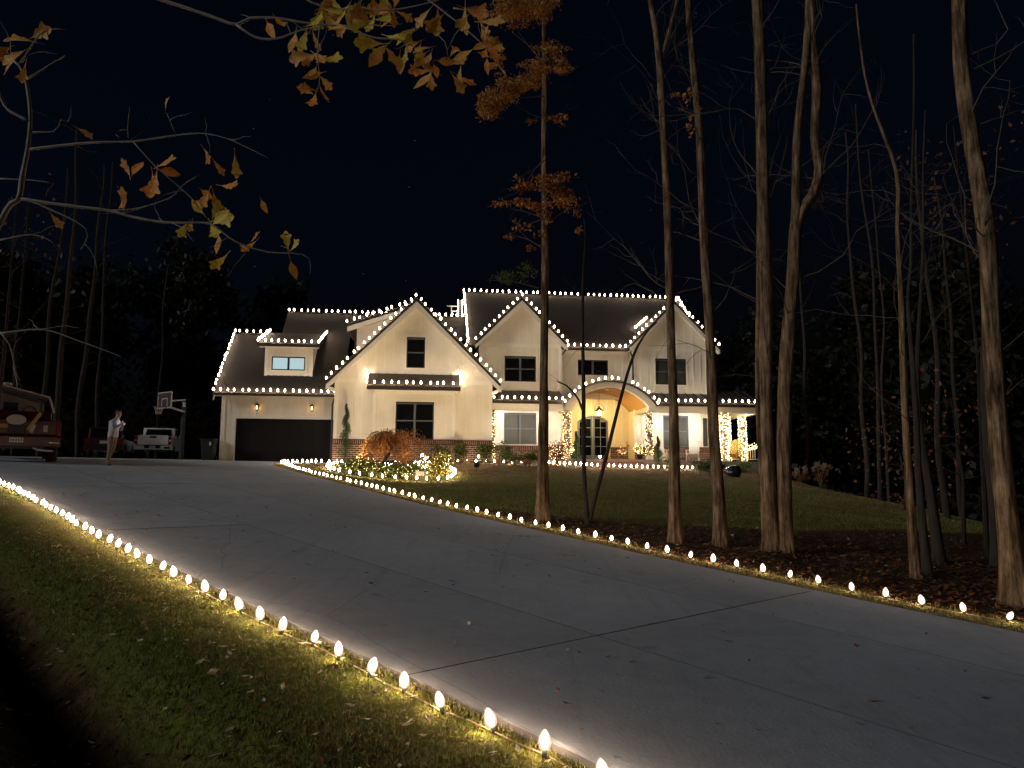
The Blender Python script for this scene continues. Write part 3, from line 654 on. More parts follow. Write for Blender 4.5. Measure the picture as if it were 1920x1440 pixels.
for u0, u1, nm in ((3.66, 7.45, 0), (12.05, 17.75, 1)):
    r = roof_slab([(u0, 1.25, pz(1.25)), (u1, 1.25, pz(1.25)), (u1, 3.7, pz(3.7)), (u0, 3.7, pz(3.7))], .07, 'roof_metal', 'porch_roof')
    n = int((u1-u0)/.42)
    for k in range(n+1):
        u = u0+.03+k*(u1-u0-.06)/n; MB().obox((u, 2.47, pz(2.47)+.02), (.013, 0, 0), (0, 1.2, .48), (0, -.008, .022)).obj('seam', 'roof_metal', r)
    board('gutter', u0, u1, 1.17, 1.26, 5.02, 5.15, 'gutter_bronze')
    board('porch_beam', u0+.03, u1-.1, 1.42, 1.66, 4.72, 5.02); board('porch_beam_trim', u0+.03, u1-.1, 1.28, 1.41, 4.96, 5.06)
    board('porch_ceiling', u0, u1-.05, 1.67, 3.28 if nm == 0 else 5.0, 4.96, 5.01)
board('hip_roof', 15.63, 17.75, 3.72, 7.5, 5.4, 6.1, 'shingle'); board('porch_wall', 15.62, 15.78, 3.5, 5.4, 2.3, 4.96, 'siding')
board('porch_back_wall', 15.80, 17.7, 5.2, 5.35, 2.3, 4.96, 'siding'); board('porch_beam', 17.45, 17.65, 1.67, 5.2, 4.70, 4.95)
# ---- arched entry
AC_, AV0, AV1 = 9.74, 1.15, 1.50
def arcpts(hwid, z0, rise, n=18):
    R = (hwid*hwid+rise*rise)/(2*rise); th = math.asin(min(1, hwid/R))
    return [(AC_+R*math.sin(-th+2*th*k/n), z0+R*math.cos(-th+2*th*k/n)-(R-rise)) for k in range(n+1)]
oa, ia = arcpts(2.27, 5.05, 1.12), arcpts(1.93, 4.98, .93)
m = MB()
for k in range(18): m.prism([ia[k], ia[k+1], oa[k+1], oa[k]], AV0, AV1)
m.prism([(AC_-2.27, 4.74), (AC_-1.93, 4.74), (AC_-1.93, 4.98), (AC_-2.27, 5.05)], AV0, AV1); m.prism([(AC_+1.93, 4.74), (AC_+2.27, 4.74), (AC_+2.27, 5.05), (AC_+1.93, 4.98)], AV0, AV1)
m.obj('entry_arch', 'trim_white', house, fix=True)
ob = arcpts(2.36, 5.06, 1.19); m = MB()
for k in range(18): m._add([(*[ob[k][0], .98, ob[k][1]],), (ob[k+1][0], .98, ob[k+1][1]), (ob[k+1][0], 3.75, ob[k+1][1]), (ob[k][0], 3.75, ob[k][1]),
                            (ob[k][0], .98, ob[k][1]-.055), (ob[k+1][0], .98, ob[k+1][1]-.055), (ob[k+1][0], 3.75, ob[k+1][1]-.055), (ob[k][0], 3.75, ob[k][1]-.055)],
                           [(0,1,2,3), (7,6,5,4), (1,0,4,5), (3,2,6,7)])
m.obj('barrel_roof', 'roof_metal', house)
mt = MB()
for k in range(18): mt.prism([(oa[k][0], oa[k][1]-.10), (oa[k+1][0], oa[k+1][1]-.10), oa[k+1], oa[k]], AV0-.06, AV0)
mt.obj('arch_trim', 'trim_white', house, fix=True)
va = arcpts(1.92, 4.97, .92); m = MB()
for k in range(18): m._add([(va[k][0], AV1, va[k][1]), (va[k+1][0], AV1, va[k+1][1]), (va[k+1][0], 4.62, va[k+1][1]), (va[k][0], 4.62, va[k][1])], [(0, 3, 2, 1)])
m.obj('vault_ceiling', 'vault_wood', house, smooth=True)
for s in (-1, 1): board('side_beam', AC_+s*2.10-.17, AC_+s*2.10+.17, AV1+.01, 4.6, 4.74, 5.0, 'entry_paint')
bw = [(AC_-1.92, 2.33), (AC_+1.92, 2.33)] + va[::-1]
wall(bw, 4.6, [(8.76, 10.48, 2.33, 4.77)], .15, 'entry_paint', (None, .42), bz=(3.3, 6))
da = []; Rd = ((.86**2)+.33**2)/(2*.33)
for k in range(13): x = -.86+1.72*k/12; da.append((9.62+x, 4.77-(Rd-math.sqrt(Rd*Rd-x*x))))
m = MB()
for k in range(12): m.prism([da[k], da[k+1], (da[k+1][0], 4.79), (da[k][0], 4.79)], 4.585, 4.7)
m.obj('door_head', 'entry_paint', house)
board('recess_wall', 11.56, 11.70, 3.49, 4.58, 2.3, 4.95, 'entry_paint'); board('recess_wall', 7.62, 7.76, 3.49, 4.58, 2.3, 4.95, 'entry_paint')
bricks(AC_-1.90, 8.66, 2.34, 3.02, 4.54); bricks(10.58, AC_+1.80, 2.34, 3.02, 4.54)
for s in (0, 1):
    l0, l1 = (8.79, 9.61) if s == 0 else (9.63, 10.45)
    ztop = lambda u: 4.77-(Rd-math.sqrt(max(0, Rd*Rd-(u-9.62)**2)))-.03
    m = MB(); us = np.linspace(l0, l1, 7)
    for a, b in zip(us[:-1], us[1:]): m.prism([(a, 2.36), (b, 2.36), (b, ztop(b)), (a, ztop(a))], 4.66, 4.70)
    d = m.obj('front_door', 'frame_grey', house, fix=True)
    for c in range(2):
        for r in range(4):
            a = l0+.10+c*.33; z = 2.62+r*.50; z1 = min(z+.46, ztop(a+(0 if s == 0 else .29))-.08, ztop(a+.29 if s == 0 else a)-.02)
            if s == 0 and c == 0 or s == 1 and c == 1: z1 = min(z1, ztop(a if s == 0 else a+.29)-.10)
            MB().box(a, a+.29, 4.645, 4.658, z, z1).obj('pane', 'glass_dark', d)
    MB().tube([(9.62+(-.09 if s == 0 else .09), 4.60, 3.2), (9.62+(-.09 if s == 0 else .09), 4.60, 3.55)], .014, 6).obj('handle', 'bronze_dark', d)
# columns
COLS = [(7.58, 1.52), (11.78, 1.52), (15.72, 1.52), (16.62, 3.3), (17.50, 3.3), (3.84, 1.60)]
for u, v in COLS[:5]:
    c = board('column', u-.11, u+.11, v-.11, v+.11, 2.3, 4.72); board('column_base', u-.15, u+.15, v-.15, v+.15, 2.28, 2.48, 'trim_white', c); board('column_capital', u-.15, u+.15, v-.15, v+.15, 4.60, 4.715, 'trim_white', c)
# recessed porch lights
for u, v, z, e in [(4.5, 2.35, 4.955, 1), (6.6, 2.35, 4.955, 1), (12.7, 2.35, 4.955, 1), (14.6, 2.35, 4.955, 1), (16.6, 2.5, 4.955, 1)]:
    m = MB(); m.lathe([(.0, 0), (.085, 0)], (u, v, z-.012), 14); dl = m.obj('recessed_light', 'can_glow', house)
    m = MB(); m.lathe([(.086, -.008), (.115, -.014), (.115, 0.0), (.086, 0)], (u, v, z-.002), 14); m.obj('light_trim', 'trim_white', dl)
for v in (2.0, 3.9):  # added fill lamps at the vault top, put in to brighten the entry
    m = MB(); m.lathe([(.0, 0), (.075, 0)], (AC_, v, 5.865), 14); dl = m.obj('recessed_light', 'vault_fill_glow', house)
    m = MB(); m.lathe([(.076, -.006), (.105, -.012), (.105, .03), (.076, .03)], (AC_, v, 5.868), 14); m.obj('light_trim', 'trim_white', dl)
# downspouts
def spout(pts): MB().tube(pts, .042, 4).obj('downspout', 'gutter_bronze', house)
spout([(-3.66, 1.62, 5.25), (-3.66, .25, 5.0), (-3.70, .06, 4.7), (-3.70, .06, 2.1)])
spout([(7.80, 2.72, 8.16), (7.80, 2.75, 8.02), (7.68, 3.5, 7.86), (7.62, 3.72, 7.7), (7.62, 3.72, 5.95)])
spout([(11.22, 2.72, 8.16), (11.22, 2.75, 8.02), (11.40, 3.0, 7.8), (11.40, 2.94, 7.6), (11.40, 2.94, 5.95)])
spout([(3.1, 2.75, 8.14), (3.1, 2.8, 7.98), (3.24, 3.0, 7.8), (3.24, 2.94, 6.0)])
spout([(-3.24, 1.1, 8.52), (-3.2, 1.15, 8.3), (-2.86, 1.2, 7.9), (-2.86, 1.2, 7.0)])
# ================================================================== STRINGS OF BULBS
def bulb_mesh(name, glow, glass, s=1.0, g=1.45):
    m = MB(); n = 8
    m.lathe([(.012*s, -.04*s), (.0125*s, .002*s)], (0, 0, 0), n, 1)
    m.lathe([(.006*s, .004*s), (.017*s, .020*s), (.0195*s, .036*s), (.014*s, .057*s), (.002*s, .074*s)], (0, 0, 0), n, 0)
    k = s*g; m.lathe([(.0125*s, .0*s), (.019*k, .008*k), (.0225*k, .026*k), (.0195*k, .044*k), (.010*k, .062*k), (.002*k, .068*k)], (0, 0, -.004*s), 10, 2)
    return m.mesh(name, [glow, 'socket', glass], True)
BULB = bulb_mesh('bulb', 'bulb_glow', 'bulb_glass', 1.2, 1.28); HBULB = bulb_mesh('bulb', 'house_bulb_glow', 'house_bulb_glass', 1.75, 1.55); MBULB = bulb_mesh('bulb', 'bulb_glow', 'bulb_glass', 1.55, 1.6)  # house and bed bulbs oversized: the extra glowing size stands in for bloom
def along(pts, sp, closed=False):
    P = np.array(pts, float); s = np.r_[0, np.cumsum(np.linalg.norm(np.diff(P, axis=0), axis=1))]
    n = max(1, round(s[-1]/sp)); q = np.linspace(0, s[-1], n+1); q[1:-1] += np.array([random.gauss(0, .07*sp) for _ in range(n-1)])
    return np.stack([np.interp(q, s, P[:, j]) for j in range(3)], 1)
def light_string(label, pts, mesh, jitter=.01, tilt=.12, sag=.0, rise=.045, group=None, cord=.006):
    o = np.array(pts[0]); r = empty('light_string', o, label=label, cat='string lights', group=group)
    c = []
    for i, p in enumerate(pts):
        q = p-o+np.array([random.gauss(0, jitter), random.gauss(0, jitter), 0])
        inst('bulb', mesh, r, q+np.array([0, 0, rise]), (random.gauss(0, tilt), random.gauss(0, tilt), random.uniform(0, 6)), random.uniform(.86, 1.12))
        c.append(q+np.array([0, 0, .012]))
        if i < len(pts)-1: c.append((p+pts[i+1])/2-o+np.array([random.gauss(0, jitter*1.5), random.gauss(0, jitter*1.5), .008-sag]))
    if len(c) > 1: MB().tube(c, cord, 4, False).obj('cord', 'cord', r)
    return r
def hs(label, seg, sp=.335):
    P = [hw(*p) for p in seg]; out = []
    light_string(label, along(P, sp), HBULB, .008, .12, .012, .07, 'bulb strings on the house', .009)
hs('bulb string along the garage eave above the two lanterns', [(-9.42, 1.62, 5.36), (-3.80, 1.62, 5.36)])
hs('bulb string up the leftmost sloping roof edge of the garage', [(-9.43, 1.95, 5.68), (-9.43, 5.2, 8.88)], .33)
hs('short bulb string on the low garage ridge at far left', [(-9.2, 5.2, 8.88), (-7.8, 5.2, 8.88)])
hs('bulb string on the eave of the dormer with the lit window', [(-7.62, 2.30, 7.90), (-4.74, 2.30, 7.90)])
hs('bulb string on the left slope of the lit dormer', [(-7.64, 2.6, 8.02), (-7.64, 5.2, 8.96)], .26)
hs('bulb string on the right slope of the lit dormer', [(-4.72, 2.6, 8.02), (-4.72, 5.2, 8.96)], .26)
hs('bulb string on the middle ridge behind the front gable', [(-7.0, 6.75, 10.42), (2.62, 6.75, 10.42)])
hs('bulb string outlining both slopes of the big front gable', [(-3.97, -.43, 5.76), (.05, -.43, 9.79), (4.03, -.43, 5.80)], .335)
hs('bulb string on the side dormer roof left of the big gable', [(-3.26, .97, 8.70), (-.2, .97, 9.80)])
hs('bulb string along the dark awning over the front window', [(-2.14, -.12, 6.08), (-2.14, -1.0, 5.55), (2.18, -1.0, 5.55), (2.18, -.12, 6.08)], .36)
hs('bulb string on the porch eave left of the arch', [(3.9, 1.21, 5.19), (7.3, 1.21, 5.19)])
hs('bulb string over the curved entry arch', [(u, .93, z-.03) for u, z in ob])
hs('bulb string on the porch eave right of the arch', [(12.25, 1.21, 5.19), (17.6, 1.21, 5.19)])
hs('bulb string along the top ridge of the two-storey roof', [(3.0, RV, RZ+.03), (15.5, RV, RZ+.03)])
hs('dense bulb string down the left slope of the two-storey roof', [(2.71, RV, RZ+.03), (2.71, 3.3, 8.28)], .30)
hs('bulb string outlining the upper left gable behind the thick trunk', [(3.07, 2.6, 8.34), (5.45, 2.6, 10.73), (7.83, 2.6, 8.34)], .335)
hs('bulb string on the short eave between the upper gables', [(8.0, 3.23, 8.25), (11.1, 3.23, 8.25)])
hs('bulb string outlining the upper right gable', [(11.2, 2.6, 8.38), (13.63, 2.6, 10.83), (16.05, 2.6, 8.38)], .335)
hs('bulb string down the far right end of the top roof', [(15.62, RV, RZ+.03), (15.62, 5.2, mr(5.2)+.03)], .32)
hs('short bulb string in the valley left of the right gable', [(12.1, 4.75, mr(4.75)+.06), (13.0, 5.55, mr(5.55)+.06)], .2)
# driveway edges
def ground_pts(P, sp, dz=0.0):
    C = curve([p[:2] for p in P], sp); z = ground_z(C, False); return np.c_[C, z+dz]
def sidestring(label, acs, sp=.40, mesh=None):
    P = ground_pts(acp(acs), sp); light_string(label, P, mesh or BULB, .010, .17, 0, .036, 'bulb strings on the ground', .005)
sidestring('bulb string along the grassy left edge of the driveway', [(1.74, 2.92), (2.9, 2.90), (4.04, 2.80), (5.27, 2.78), (6.44, 2.73), (7.72, 2.70), (9.52, 2.66), (11, 2.62), (13.56, 2.66), (16.5, 2.66), (19, 2.60), (22, 2.15), (23.6, 1.6)])
sidestring('long bulb string along the right edge of the driveway', [(.9, 9.22), (2.47, 9.20), (4.38, 9.20), (5.6, 9.30), (7.15, 9.37), (8.84, 9.54), (11.43, 9.82), (14.2, 10.2), (17.5, 10.78), (19.9, 11.16), (22.35, 11.58), (24.54, 12.05), (26.4, 12.55), (27.6, 13.0)], mesh=bulb_mesh('bulb', 'bulb_glow_soft', 'bulb_glass', 1.2, 1.35))
P = [(-8.85, 29.0), (-9.0, 30.2), (-8.75, 31.6), (cornG[0]-.25, cornG[1]-1.3), (cornG[0]+.35, cornG[1]-.45)]
light_string('bulb string from the driveway tip back to the garage corner', ground_pts(P, .42), MBULB, .012, .1, 0, .05, 'bulb strings on the ground', .005)
# garden bed
BED = [gp(x, y)[:2] for x, y in ((640, 872), (622, 875), (613, 879), (618, 884), (640, 889), (672, 894), (716, 899), (760, 902), (800, 904), (835, 902), (850, 896), (853, 889), (846, 883), (835, 878))]
P = curve(BED, .42); light_string('bulb string looped around the garden bed', np.c_[P, ground_z(P, False)], MBULB, .012, .1, 0, .07, 'bulb strings on the ground', .005)
BEDC = np.mean(BED, axis=0)
def hg(u, v): p = hw(u, v, 0); return np.array([p[0], p[1], gz(p[0], p[1])])
P = curve([hg(1.6, -1.6)[:2], hg(4.0, -1.55)[:2], hg(5.9, -1.3)[:2]], .41); light_string('bulb string in front of the shrubs below the left porch', np.c_[P, ground_z(P, False)], MBULB, .012, .1, 0, .05, 'bulb strings on the ground', .005)
P = curve([hg(6.2, -1.2)[:2], hg(8, -.75)[:2], hg(10.5, -.7)[:2], hg(13.4, -.75)[:2]], .27); light_string('close-set bulb string in front of the entry steps', np.c_[P, ground_z(P, False)], MBULB, .012, .1, 0, .05, 'bulb strings on the ground', .005)
# ---- lanterns
def wall_lantern(u, z, label):
    p = hw(u, 2.2, z); r = empty('wall_lantern', p, TH, label=label, cat='lantern', group='lanterns over the garage door')
    MB().lathe([(.05, -.16), (.05, .10)], (0, -.02, .02), 8).obj('back_plate', 'bronze_dark', r)
    MB().tube([(0, -.02, .10), (0, -.09, .14), (0, -.15, .13)], .012, 6).obj('arm', 'bronze_dark', r)
    MB().lathe([(.0, .22), (.02, .20), (.03, .15), (.12, .10), (.125, .085), (.09, .085)], (0, -.15, 0), 8).obj('cap', 'bronze_dark', r)
    b = MB()
    for k in range(6):
        w = math.pi/3*k; b.tube([(.095*math.cos(w), -.15+.095*math.sin(w), .085), (.06*math.cos(w), -.15+.06*math.sin(w), -.14)], .007, 4)
    b.lathe([(.0, -.20), (.03, -.17), (.065, -.15), (.065, -.135)], (0, -.15, 0), 8); b.obj('cage', 'bronze_dark', r)
    MB().lathe([(.0, -.11), (.028, -.09), (.035, -.03), (.015, .04), (.0, .06)], (0, -.15, 0), 8).obj('flame_bulb', 'flame_glow', r, smooth=True)
wall_lantern(-7.48, 4.72, 'bronze wall lantern glowing orange, left one above the garage door')
wall_lantern(-4.90, 4.72, 'bronze wall lantern glowing orange, right one beside the white gable')
p = hw(9.52, 2.75, 5.02); r = empty('pendant_lantern', p, TH, label='hanging bronze lantern under the entry arch', cat='lantern')
MB().tube([(0, 0, .14), (0, 0, .85)], .009, 5).obj('rod', 'bronze_dark', r)
MB().tube([(.24*math.cos(t), 0, -.06+.26*math.sin(t)) for t in np.linspace(-.3, math.pi+.3, 22)], .009, 5).obj('hoop', 'bronze_dark', r)
MB().lathe([(.03, .10), (.05, .06), (.04, .04), (.07, .0), (.24, -.15), (.24, -.17), (.18, -.17)], (0, 0, 0), 14).obj('shade', 'bronze_dark', r)
b = MB()
for k in range(6):
    w = math.pi/3*k; b.tube([(.16*math.cos(w), .16*math.sin(w), -.17), (.09*math.cos(w), .09*math.sin(w), -.46)], .007, 4)
b.lathe([(.0, -.52), (.03, -.50), (.10, -.47), (.10, -.45)], (0, 0, 0), 10); b.obj('cage', 'bronze_dark', r)
emit('pendant_glow', (1, .72, .34), 1200.0)
MB().lathe([(.0, -.40), (.04, -.36), (.055, -.28), (.03, -.20), (.0, -.18)], (0, 0, 0), 10).obj('lamp_bulb', 'pendant_glow', r, smooth=True)
# ---- floodlights in the beds that wash the front of the house
def flood(pos, target, label, sz=.09, glow='flood_glow'):
    r = empty('flood_light', pos, label=label, cat='floodlight')
    d = np.array(target)-np.array(pos)-np.array([0, 0, .25]); d = d/np.linalg.norm(d); s = np.cross(d, [0, 0, 1]); s /= np.linalg.norm(s); t = np.cross(s, d)
    c = np.array([0, 0, .25])
    MB().tube([(0, 0, -.05), (0, 0, .2)], .014, 6).obj('stake', 'black_plastic', r)
    h = MB(); h.obox(c-d*.03, s*(sz+.015), t*(sz*.75+.015), d*.025)
    for sx, tx, w, hh in ((1, 0, .008, sz*.75+.02), (-1, 0, .008, sz*.75+.02)): h.obox(c+d*.04+s*sx*(sz+.012), s*w, t*hh, d*.06)
    h.obox(c+d*.04+t*(sz*.75+.012), s*(sz+.02), t*.008, d*.06); h.obox(c+d*.04-t*(sz*.75+.012), s*(sz+.02), t*.008, d*.06)
    h.obj('housing', 'black_plastic', r)
    q = [c+s*i*sz+t*j*sz*.75+d*.005 for i, j in ((-1, -1), (1, -1), (1, 1), (-1, 1))]
    MB()._add(q, [(0, 1, 2, 3)]).obj('lamp_face', glow, r)
flood(hg(-2.2, -5.2), hw(-.6, 0, 6.5), 'black floodlight in the garden bed aimed at the left of the gable')
flood(hg(2.6, -5.0), hw(1.0, 0, 6.0), 'black floodlight in the garden bed aimed at the right of the gable')
emit('gable_fill_glow', (1, .78, .50), 1500.0)  # added fill lamps that brighten the two upper gables
flood(hg(5.6, -1.9), hw(5.4, 3, 8.6), 'added floodlight among the porch shrubs to brighten the upper left gable', .08, 'gable_fill_glow')
flood(hg(14.6, -.9), hw(13.6, 3, 8.6), 'added floodlight among the porch grasses to brighten the upper right gable', .07, 'gable_fill_glow')
# ================================================================== TREES
def wobble(pts, n, amp, seed):
    P = curve(pts, 1.0) if False else np.array(pts, float); s = np.r_[0, np.cumsum(np.linalg.norm(np.diff(P, axis=0), axis=1))]
    q = np.linspace(0, s[-1], n); C = np.stack([np.interp(q, s, P[:, j]) for j in range(P.shape[1])], 1)
    r = np.random.default_rng(seed)
    for k in range(3): C[:, 0] += amp*np.sin(q*(.35+.4*k)+r.uniform(0, 6))/(k+1); C[:, 1] += amp*np.sin(q*(.3+.45*k)+r.uniform(0, 6))/(k+1)
    return C
def px_path(path, base):                            # pixel path -> 3D in the upright plane that faces the camera through the base point
    d = np.array([base[0], base[1]])-EYEP[:2]; n = d/np.linalg.norm(d); out = []
    for x, y in path:
        r_ = ray(x, y); t = (d@n)/(r_[:2]@n); out.append(EYEP+r_*t)
    return np.array(out)
def smooth_path(P, n, R):
    C = curve(np.c_[P, R], .28)
    return C[:, :3], C[:, 3]
def twig(m, p, d, L, r, rng, depth=0, tips=None):
    n = max(5, int(L/.22)); pts = [p]; d = d/np.linalg.norm(d); q = p.copy(); st = L/n; rs = [r]
    for k in range(n):
        d = d + rng.normal(size=3)*.20 + np.array([0, 0, .02]); d /= np.linalg.norm(d); q = q+d*st; pts.append(q.copy()); rs.append(r*(1-.8*(k+1)/n))
        if depth < 2 and rng.random() < (.42 if depth == 0 else .28):
            s = rng.normal(size=3); s = d*.6+s*.55; twig(m, q.copy(), s, L*rng.uniform(.25, .5), r*(1-.6*(k+1)/n)*.6, rng, depth+1, tips)
    m.tube(pts, rs, 4 if r < .02 else 5, False)
    if tips is not None: tips.append((q, d))
def trunk_tree(name, label, stems, group=None, seed=0, bark='bark', twigs=8, zr=(3, 12), twl=(1.0, 2.2), n=11, face=None, flare=1.0, extra_z=0.0):
    rng = np.random.default_rng(seed); base = None; r = None
    for si, (path, w) in enumerate(stems):
        if base is None:
            base = gp(*path[0]); base[2] = gz(base[0], base[1])
            r = empty(name, base, label=label, cat='tree', group=group)
        P = px_path(path, base)
        zd = [(p-EYEP)@FW for p in P]; R = np.array([.5*ww*z/FPX for ww, z in zip(w, zd)])
        if si == 0: P[0] = base-np.array([0, 0, .12]); R[0] *= flare
        C, RR = smooth_path(P, 0, R)
        off = rng.normal(size=2)*.0
        for k in range(3):
            C[:, 1] += .05*np.sin(C[:, 2]*(.5+.5*k)+rng.uniform(0, 6))*np.minimum(1, (C[:, 2]-C[0, 2])/2)
        if si == 0:                                  # root flare
            h = C[:, 2]-base[2]; RR = RR*(1+.45*np.exp(-np.maximum(h, 0)/.16))
        S = np.r_[0, np.cumsum(np.linalg.norm(np.diff(C, axis=0), axis=1))]; q = np.arange(0, S[-1], .11 if RR[0] > .05 else .2); C = np.stack([np.interp(q, S, C[:, j]) for j in range(3)], 1); RR = np.interp(q, S, RR)
        m = MB(); m.bark_tube(C-base, RR, 26 if RR[0] > .05 else 9, seed*7+si)
        m.obj('trunk', bark, r, smooth=True)
        for _ in range(twigs if si == 0 else twigs//2):
            hz = rng.uniform(*zr); i = int(np.argmin(abs(C[:, 2]-base[2]-hz)))
            ang = rng.uniform(0, 6.28); d = np.array([math.cos(ang), .6*math.sin(ang), rng.uniform(.1, .9)])
            tm = MB(); twig(tm, C[i]-base, d, rng.uniform(*twl), min(RR[i]*.16, .011), rng); tm.obj('limb', 'twig', r)
    return r, base
def leaf_blob(P, N, sz, rng, asp=.55):              # numpy leaves: one bent quad pair each; P centres
    n = len(P); d = rng.normal(size=(n, 3)); d /= np.linalg.norm(d, axis=1)[:, None]
    e = np.cross(d, rng.normal(size=(n, 3))); e /= np.linalg.norm(e, axis=1)[:, None]; f = np.cross(d, e)
    s = sz*rng.uniform(.6, 1.3, (n, 1))
    a = P-d*s; b = P+e*s*asp+f*s*.15; c = P+d*s; g = P-e*s*asp+f*s*.15
    V = np.stack([a, b, c, g], 1).reshape(-1, 3); I = np.arange(4*n).reshape(n, 4)
    return V, I
def foliage(name, P, sz, mats, parent, rng, asp=.55, org=(0, 0, 0)):
    V, I = leaf_blob(np.asarray(P)-np.array(org), None, sz, rng, asp)
    mats = mats if isinstance(mats, list) else [mats]
    mi = rng.integers(0, len(mats), len(I)) if len(mats) > 1 else None
    return bulk(name, V, I, mats, parent, mi)
def clump_pts(c, rad, n, rng, k=14, inner=.35):
    cs = rng.normal(size=(k, 3)); cs /= np.linalg.norm(cs, axis=1)[:, None]; cs *= rng.uniform(inner, 1, (k, 1)); rad = np.asarray(rad, float)
    i = rng.integers(0, k, n); p = cs[i]+rng.normal(size=(n, 3))*.20
    return np.asarray(c)+p*rad
# centre tree with rusty leaf clusters
t1, b1 = trunk_tree('leafy_tree', 'tall slim trunk with clusters of rusty leaves, left of the entry arch', [([(1017, 978), (1018, 850), (1020, 700), (1023, 500), (1021, 300), (1022, 120), (1020, -60)], [26, 19, 16, 15, 13, 11, 9])], seed=3, twigs=3, zr=(4, 9), twl=(.5, 1))
rng = np.random.default_rng(21)
Z1 = (b1-EYEP)@FW
def cl(px, py, wx, hy, n, dz=0.0, k=8):
    c = at(px, py, Z1+dz)-b1; s = Z1/FPX; return clump_pts(c, (wx*s, wx*s*.8, hy*s), n, rng, k, .15)
core = np.concatenate([cl(960, 18, 52, 26, 2300, .3, 26), cl(1010, 10, 40, 24, 1300, 0, 16), cl(1035, 92, 34, 20, 420, 0, 12), cl(1048, 128, 26, 12, 420, 0, 10), cl(1005, 120, 34, 18, 500, .2, 12), cl(995, 150, 36, 20, 1100, .1, 16), cl(955, 168, 36, 20, 1300, -.1, 18), cl(915, 196, 30, 24, 1200, -.2, 18), cl(935, 120, 16, 40, 160, -.2, 8)])
foliage('leaf_cluster', core, .040, ['cypress_gold', 'cypress_gold', 'maple_rust'], t1, rng, .24)['kind'] = 'stuff'
spr = []
for px, py, wx, hy, n in [(1040, 222, 28, 10, 110), (995, 228, 12, 9, 40), (1030, 340, 44, 16, 330), (1060, 365, 34, 18, 260), (985, 345, 32, 12, 170), (950, 378, 42, 9, 180), (1005, 385, 30, 16, 180), (1045, 385, 34, 14, 150), (975, 425, 22, 14, 60), (955, 442, 14, 6, 36), (1080, 395, 18, 16, 50), (1085, 430, 16, 10, 44), (1030, 410, 16, 14, 50), (1010, 440, 14, 10, 36), (1000, 465, 20, 9, 30)]:
    spr.append(cl(px, py, wx, hy, n, rng.uniform(-.3, .3), 6))
foliage('leaf_spray', np.concatenate(spr), .038, ['maple_rust', 'leaf_orange', 'leaf_rust'], t1, rng)['kind'] = 'stuff'
for px, py, qx, qy in [(1022, 350, 935, 375), (1022, 350, 1075, 380), (1022, 410, 950, 445), (1022, 230, 1050, 222), (1022, 420, 1100, 380), (1020, 180, 910, 200), (1021, 120, 960, 60), (1021, 300, 985, 345), (1024, 470, 960, 440), (1010, 540, 910, 525)]:
    tm = MB(); a, b = at(px, py, Z1)-b1, at(qx, qy, Z1+rng.uniform(-.4, .4))-b1; mid = (a+b)/2+np.array([0, 0, .06]); tm.tube([a, mid, b], [.014, .009, .003], 4, False)
    twig(tm, mid, (b-a)+np.array([0, 0, .2]), .5, .006, rng, 1); tm.obj('limb', 'twig', t1)
foliage('dull_needles', np.concatenate([cl(945, 515, 36, 22, 160, .5, 8), cl(985, 505, 30, 26, 120, .6, 8)]), .05, 'leaf_green', t1, rng, .2)['kind'] = 'stuff'
# dark evergreen crown far behind
trunk_tree('sapling', 'thin two-stemmed bare sapling crossing in front of the entry arch',
    [([(1104, 985), (1098, 930), (1094, 850), (1093, 740), (1092, 620), (1094, 520), (1098, 440), (1092, 380)], [9, 8, 8, 7, 5.5, 4.5, 3, 2]),
     ([(1106, 975), (1118, 925), (1134, 865), (1152, 790), (1172, 715), (1188, 665), (1212, 622), (1240, 598)], [8, 7.5, 7.5, 7, 6, 5, 3.5, 2]),
     ([(1092, 768), (1082, 742), (1062, 722), (1030, 710)], [5, 4, 3, 1.5])], seed=5, bark='bark_dark', twigs=5, zr=(2.6, 4.8), twl=(.5, 1.1), n=7)
trunk_tree('bare_tree', 'straight grey trunk that forks near the top, in front of the upper right gable', [([(1268, 1018), (1264, 900), (1260, 700), (1256, 500), (1249, 300), (1236, 115), (1214, -10), (1208, -60)], [26, 20, 16, 16, 14, 12, 8, 7]), ([(1236, 118), (1252, 70), (1270, 0), (1280, -60)], [8, 7, 7, 6])], seed=7, twigs=11, zr=(2.5, 9.5))
trunk_tree('bare_tree', 'straight grey trunk with dry leaf tufts, just right of the upper right gable', [([(1352, 1024), (1346, 900), (1335, 720), (1322, 500), (1310, 260), (1300, 100), (1290, -60)], [27, 22, 18, 17, 15, 13, 11])], seed=8, twigs=12, zr=(2.5, 9.5))
trunk_tree('bare_tree', 'thick pale trunk left of the curved forked trunk', [([(1446, 1034), (1440, 900), (1436, 700), (1434, 450), (1430, 250), (1424, 0), (1420, -60)], [32, 26, 24, 23, 22, 21, 20]), ([(1436, 1030), (1428, 900), (1424, 760), (1422, 600), (1421, 430), (1424, 330)], [12, 11, 10, 9, 8, 5])], seed=9, twigs=12, zr=(3, 9.5))
trunk_tree('forked_tree', 'curved trunk that forks into an S-shaped limb, right of centre', [([(1472, 1036), (1470, 900), (1474, 700), (1486, 520), (1497, 408), (1526, 365), (1542, 315), (1534, 260), (1535, 170), (1528, 120), (1518, 55), (1522, -60)], [32, 27, 25, 23, 22, 19, 18, 17, 18, 17, 15, 13]),
    ([(1490, 470), (1492, 380), (1496, 270), (1504, 160), (1510, 60), (1512, -60)], [16, 16, 15, 14, 13, 12]), ([(1528, 130), (1508, 122), (1497, 108), (1496, 92)], [9, 8, 6, 4])], seed=10, twigs=10, zr=(3, 9))
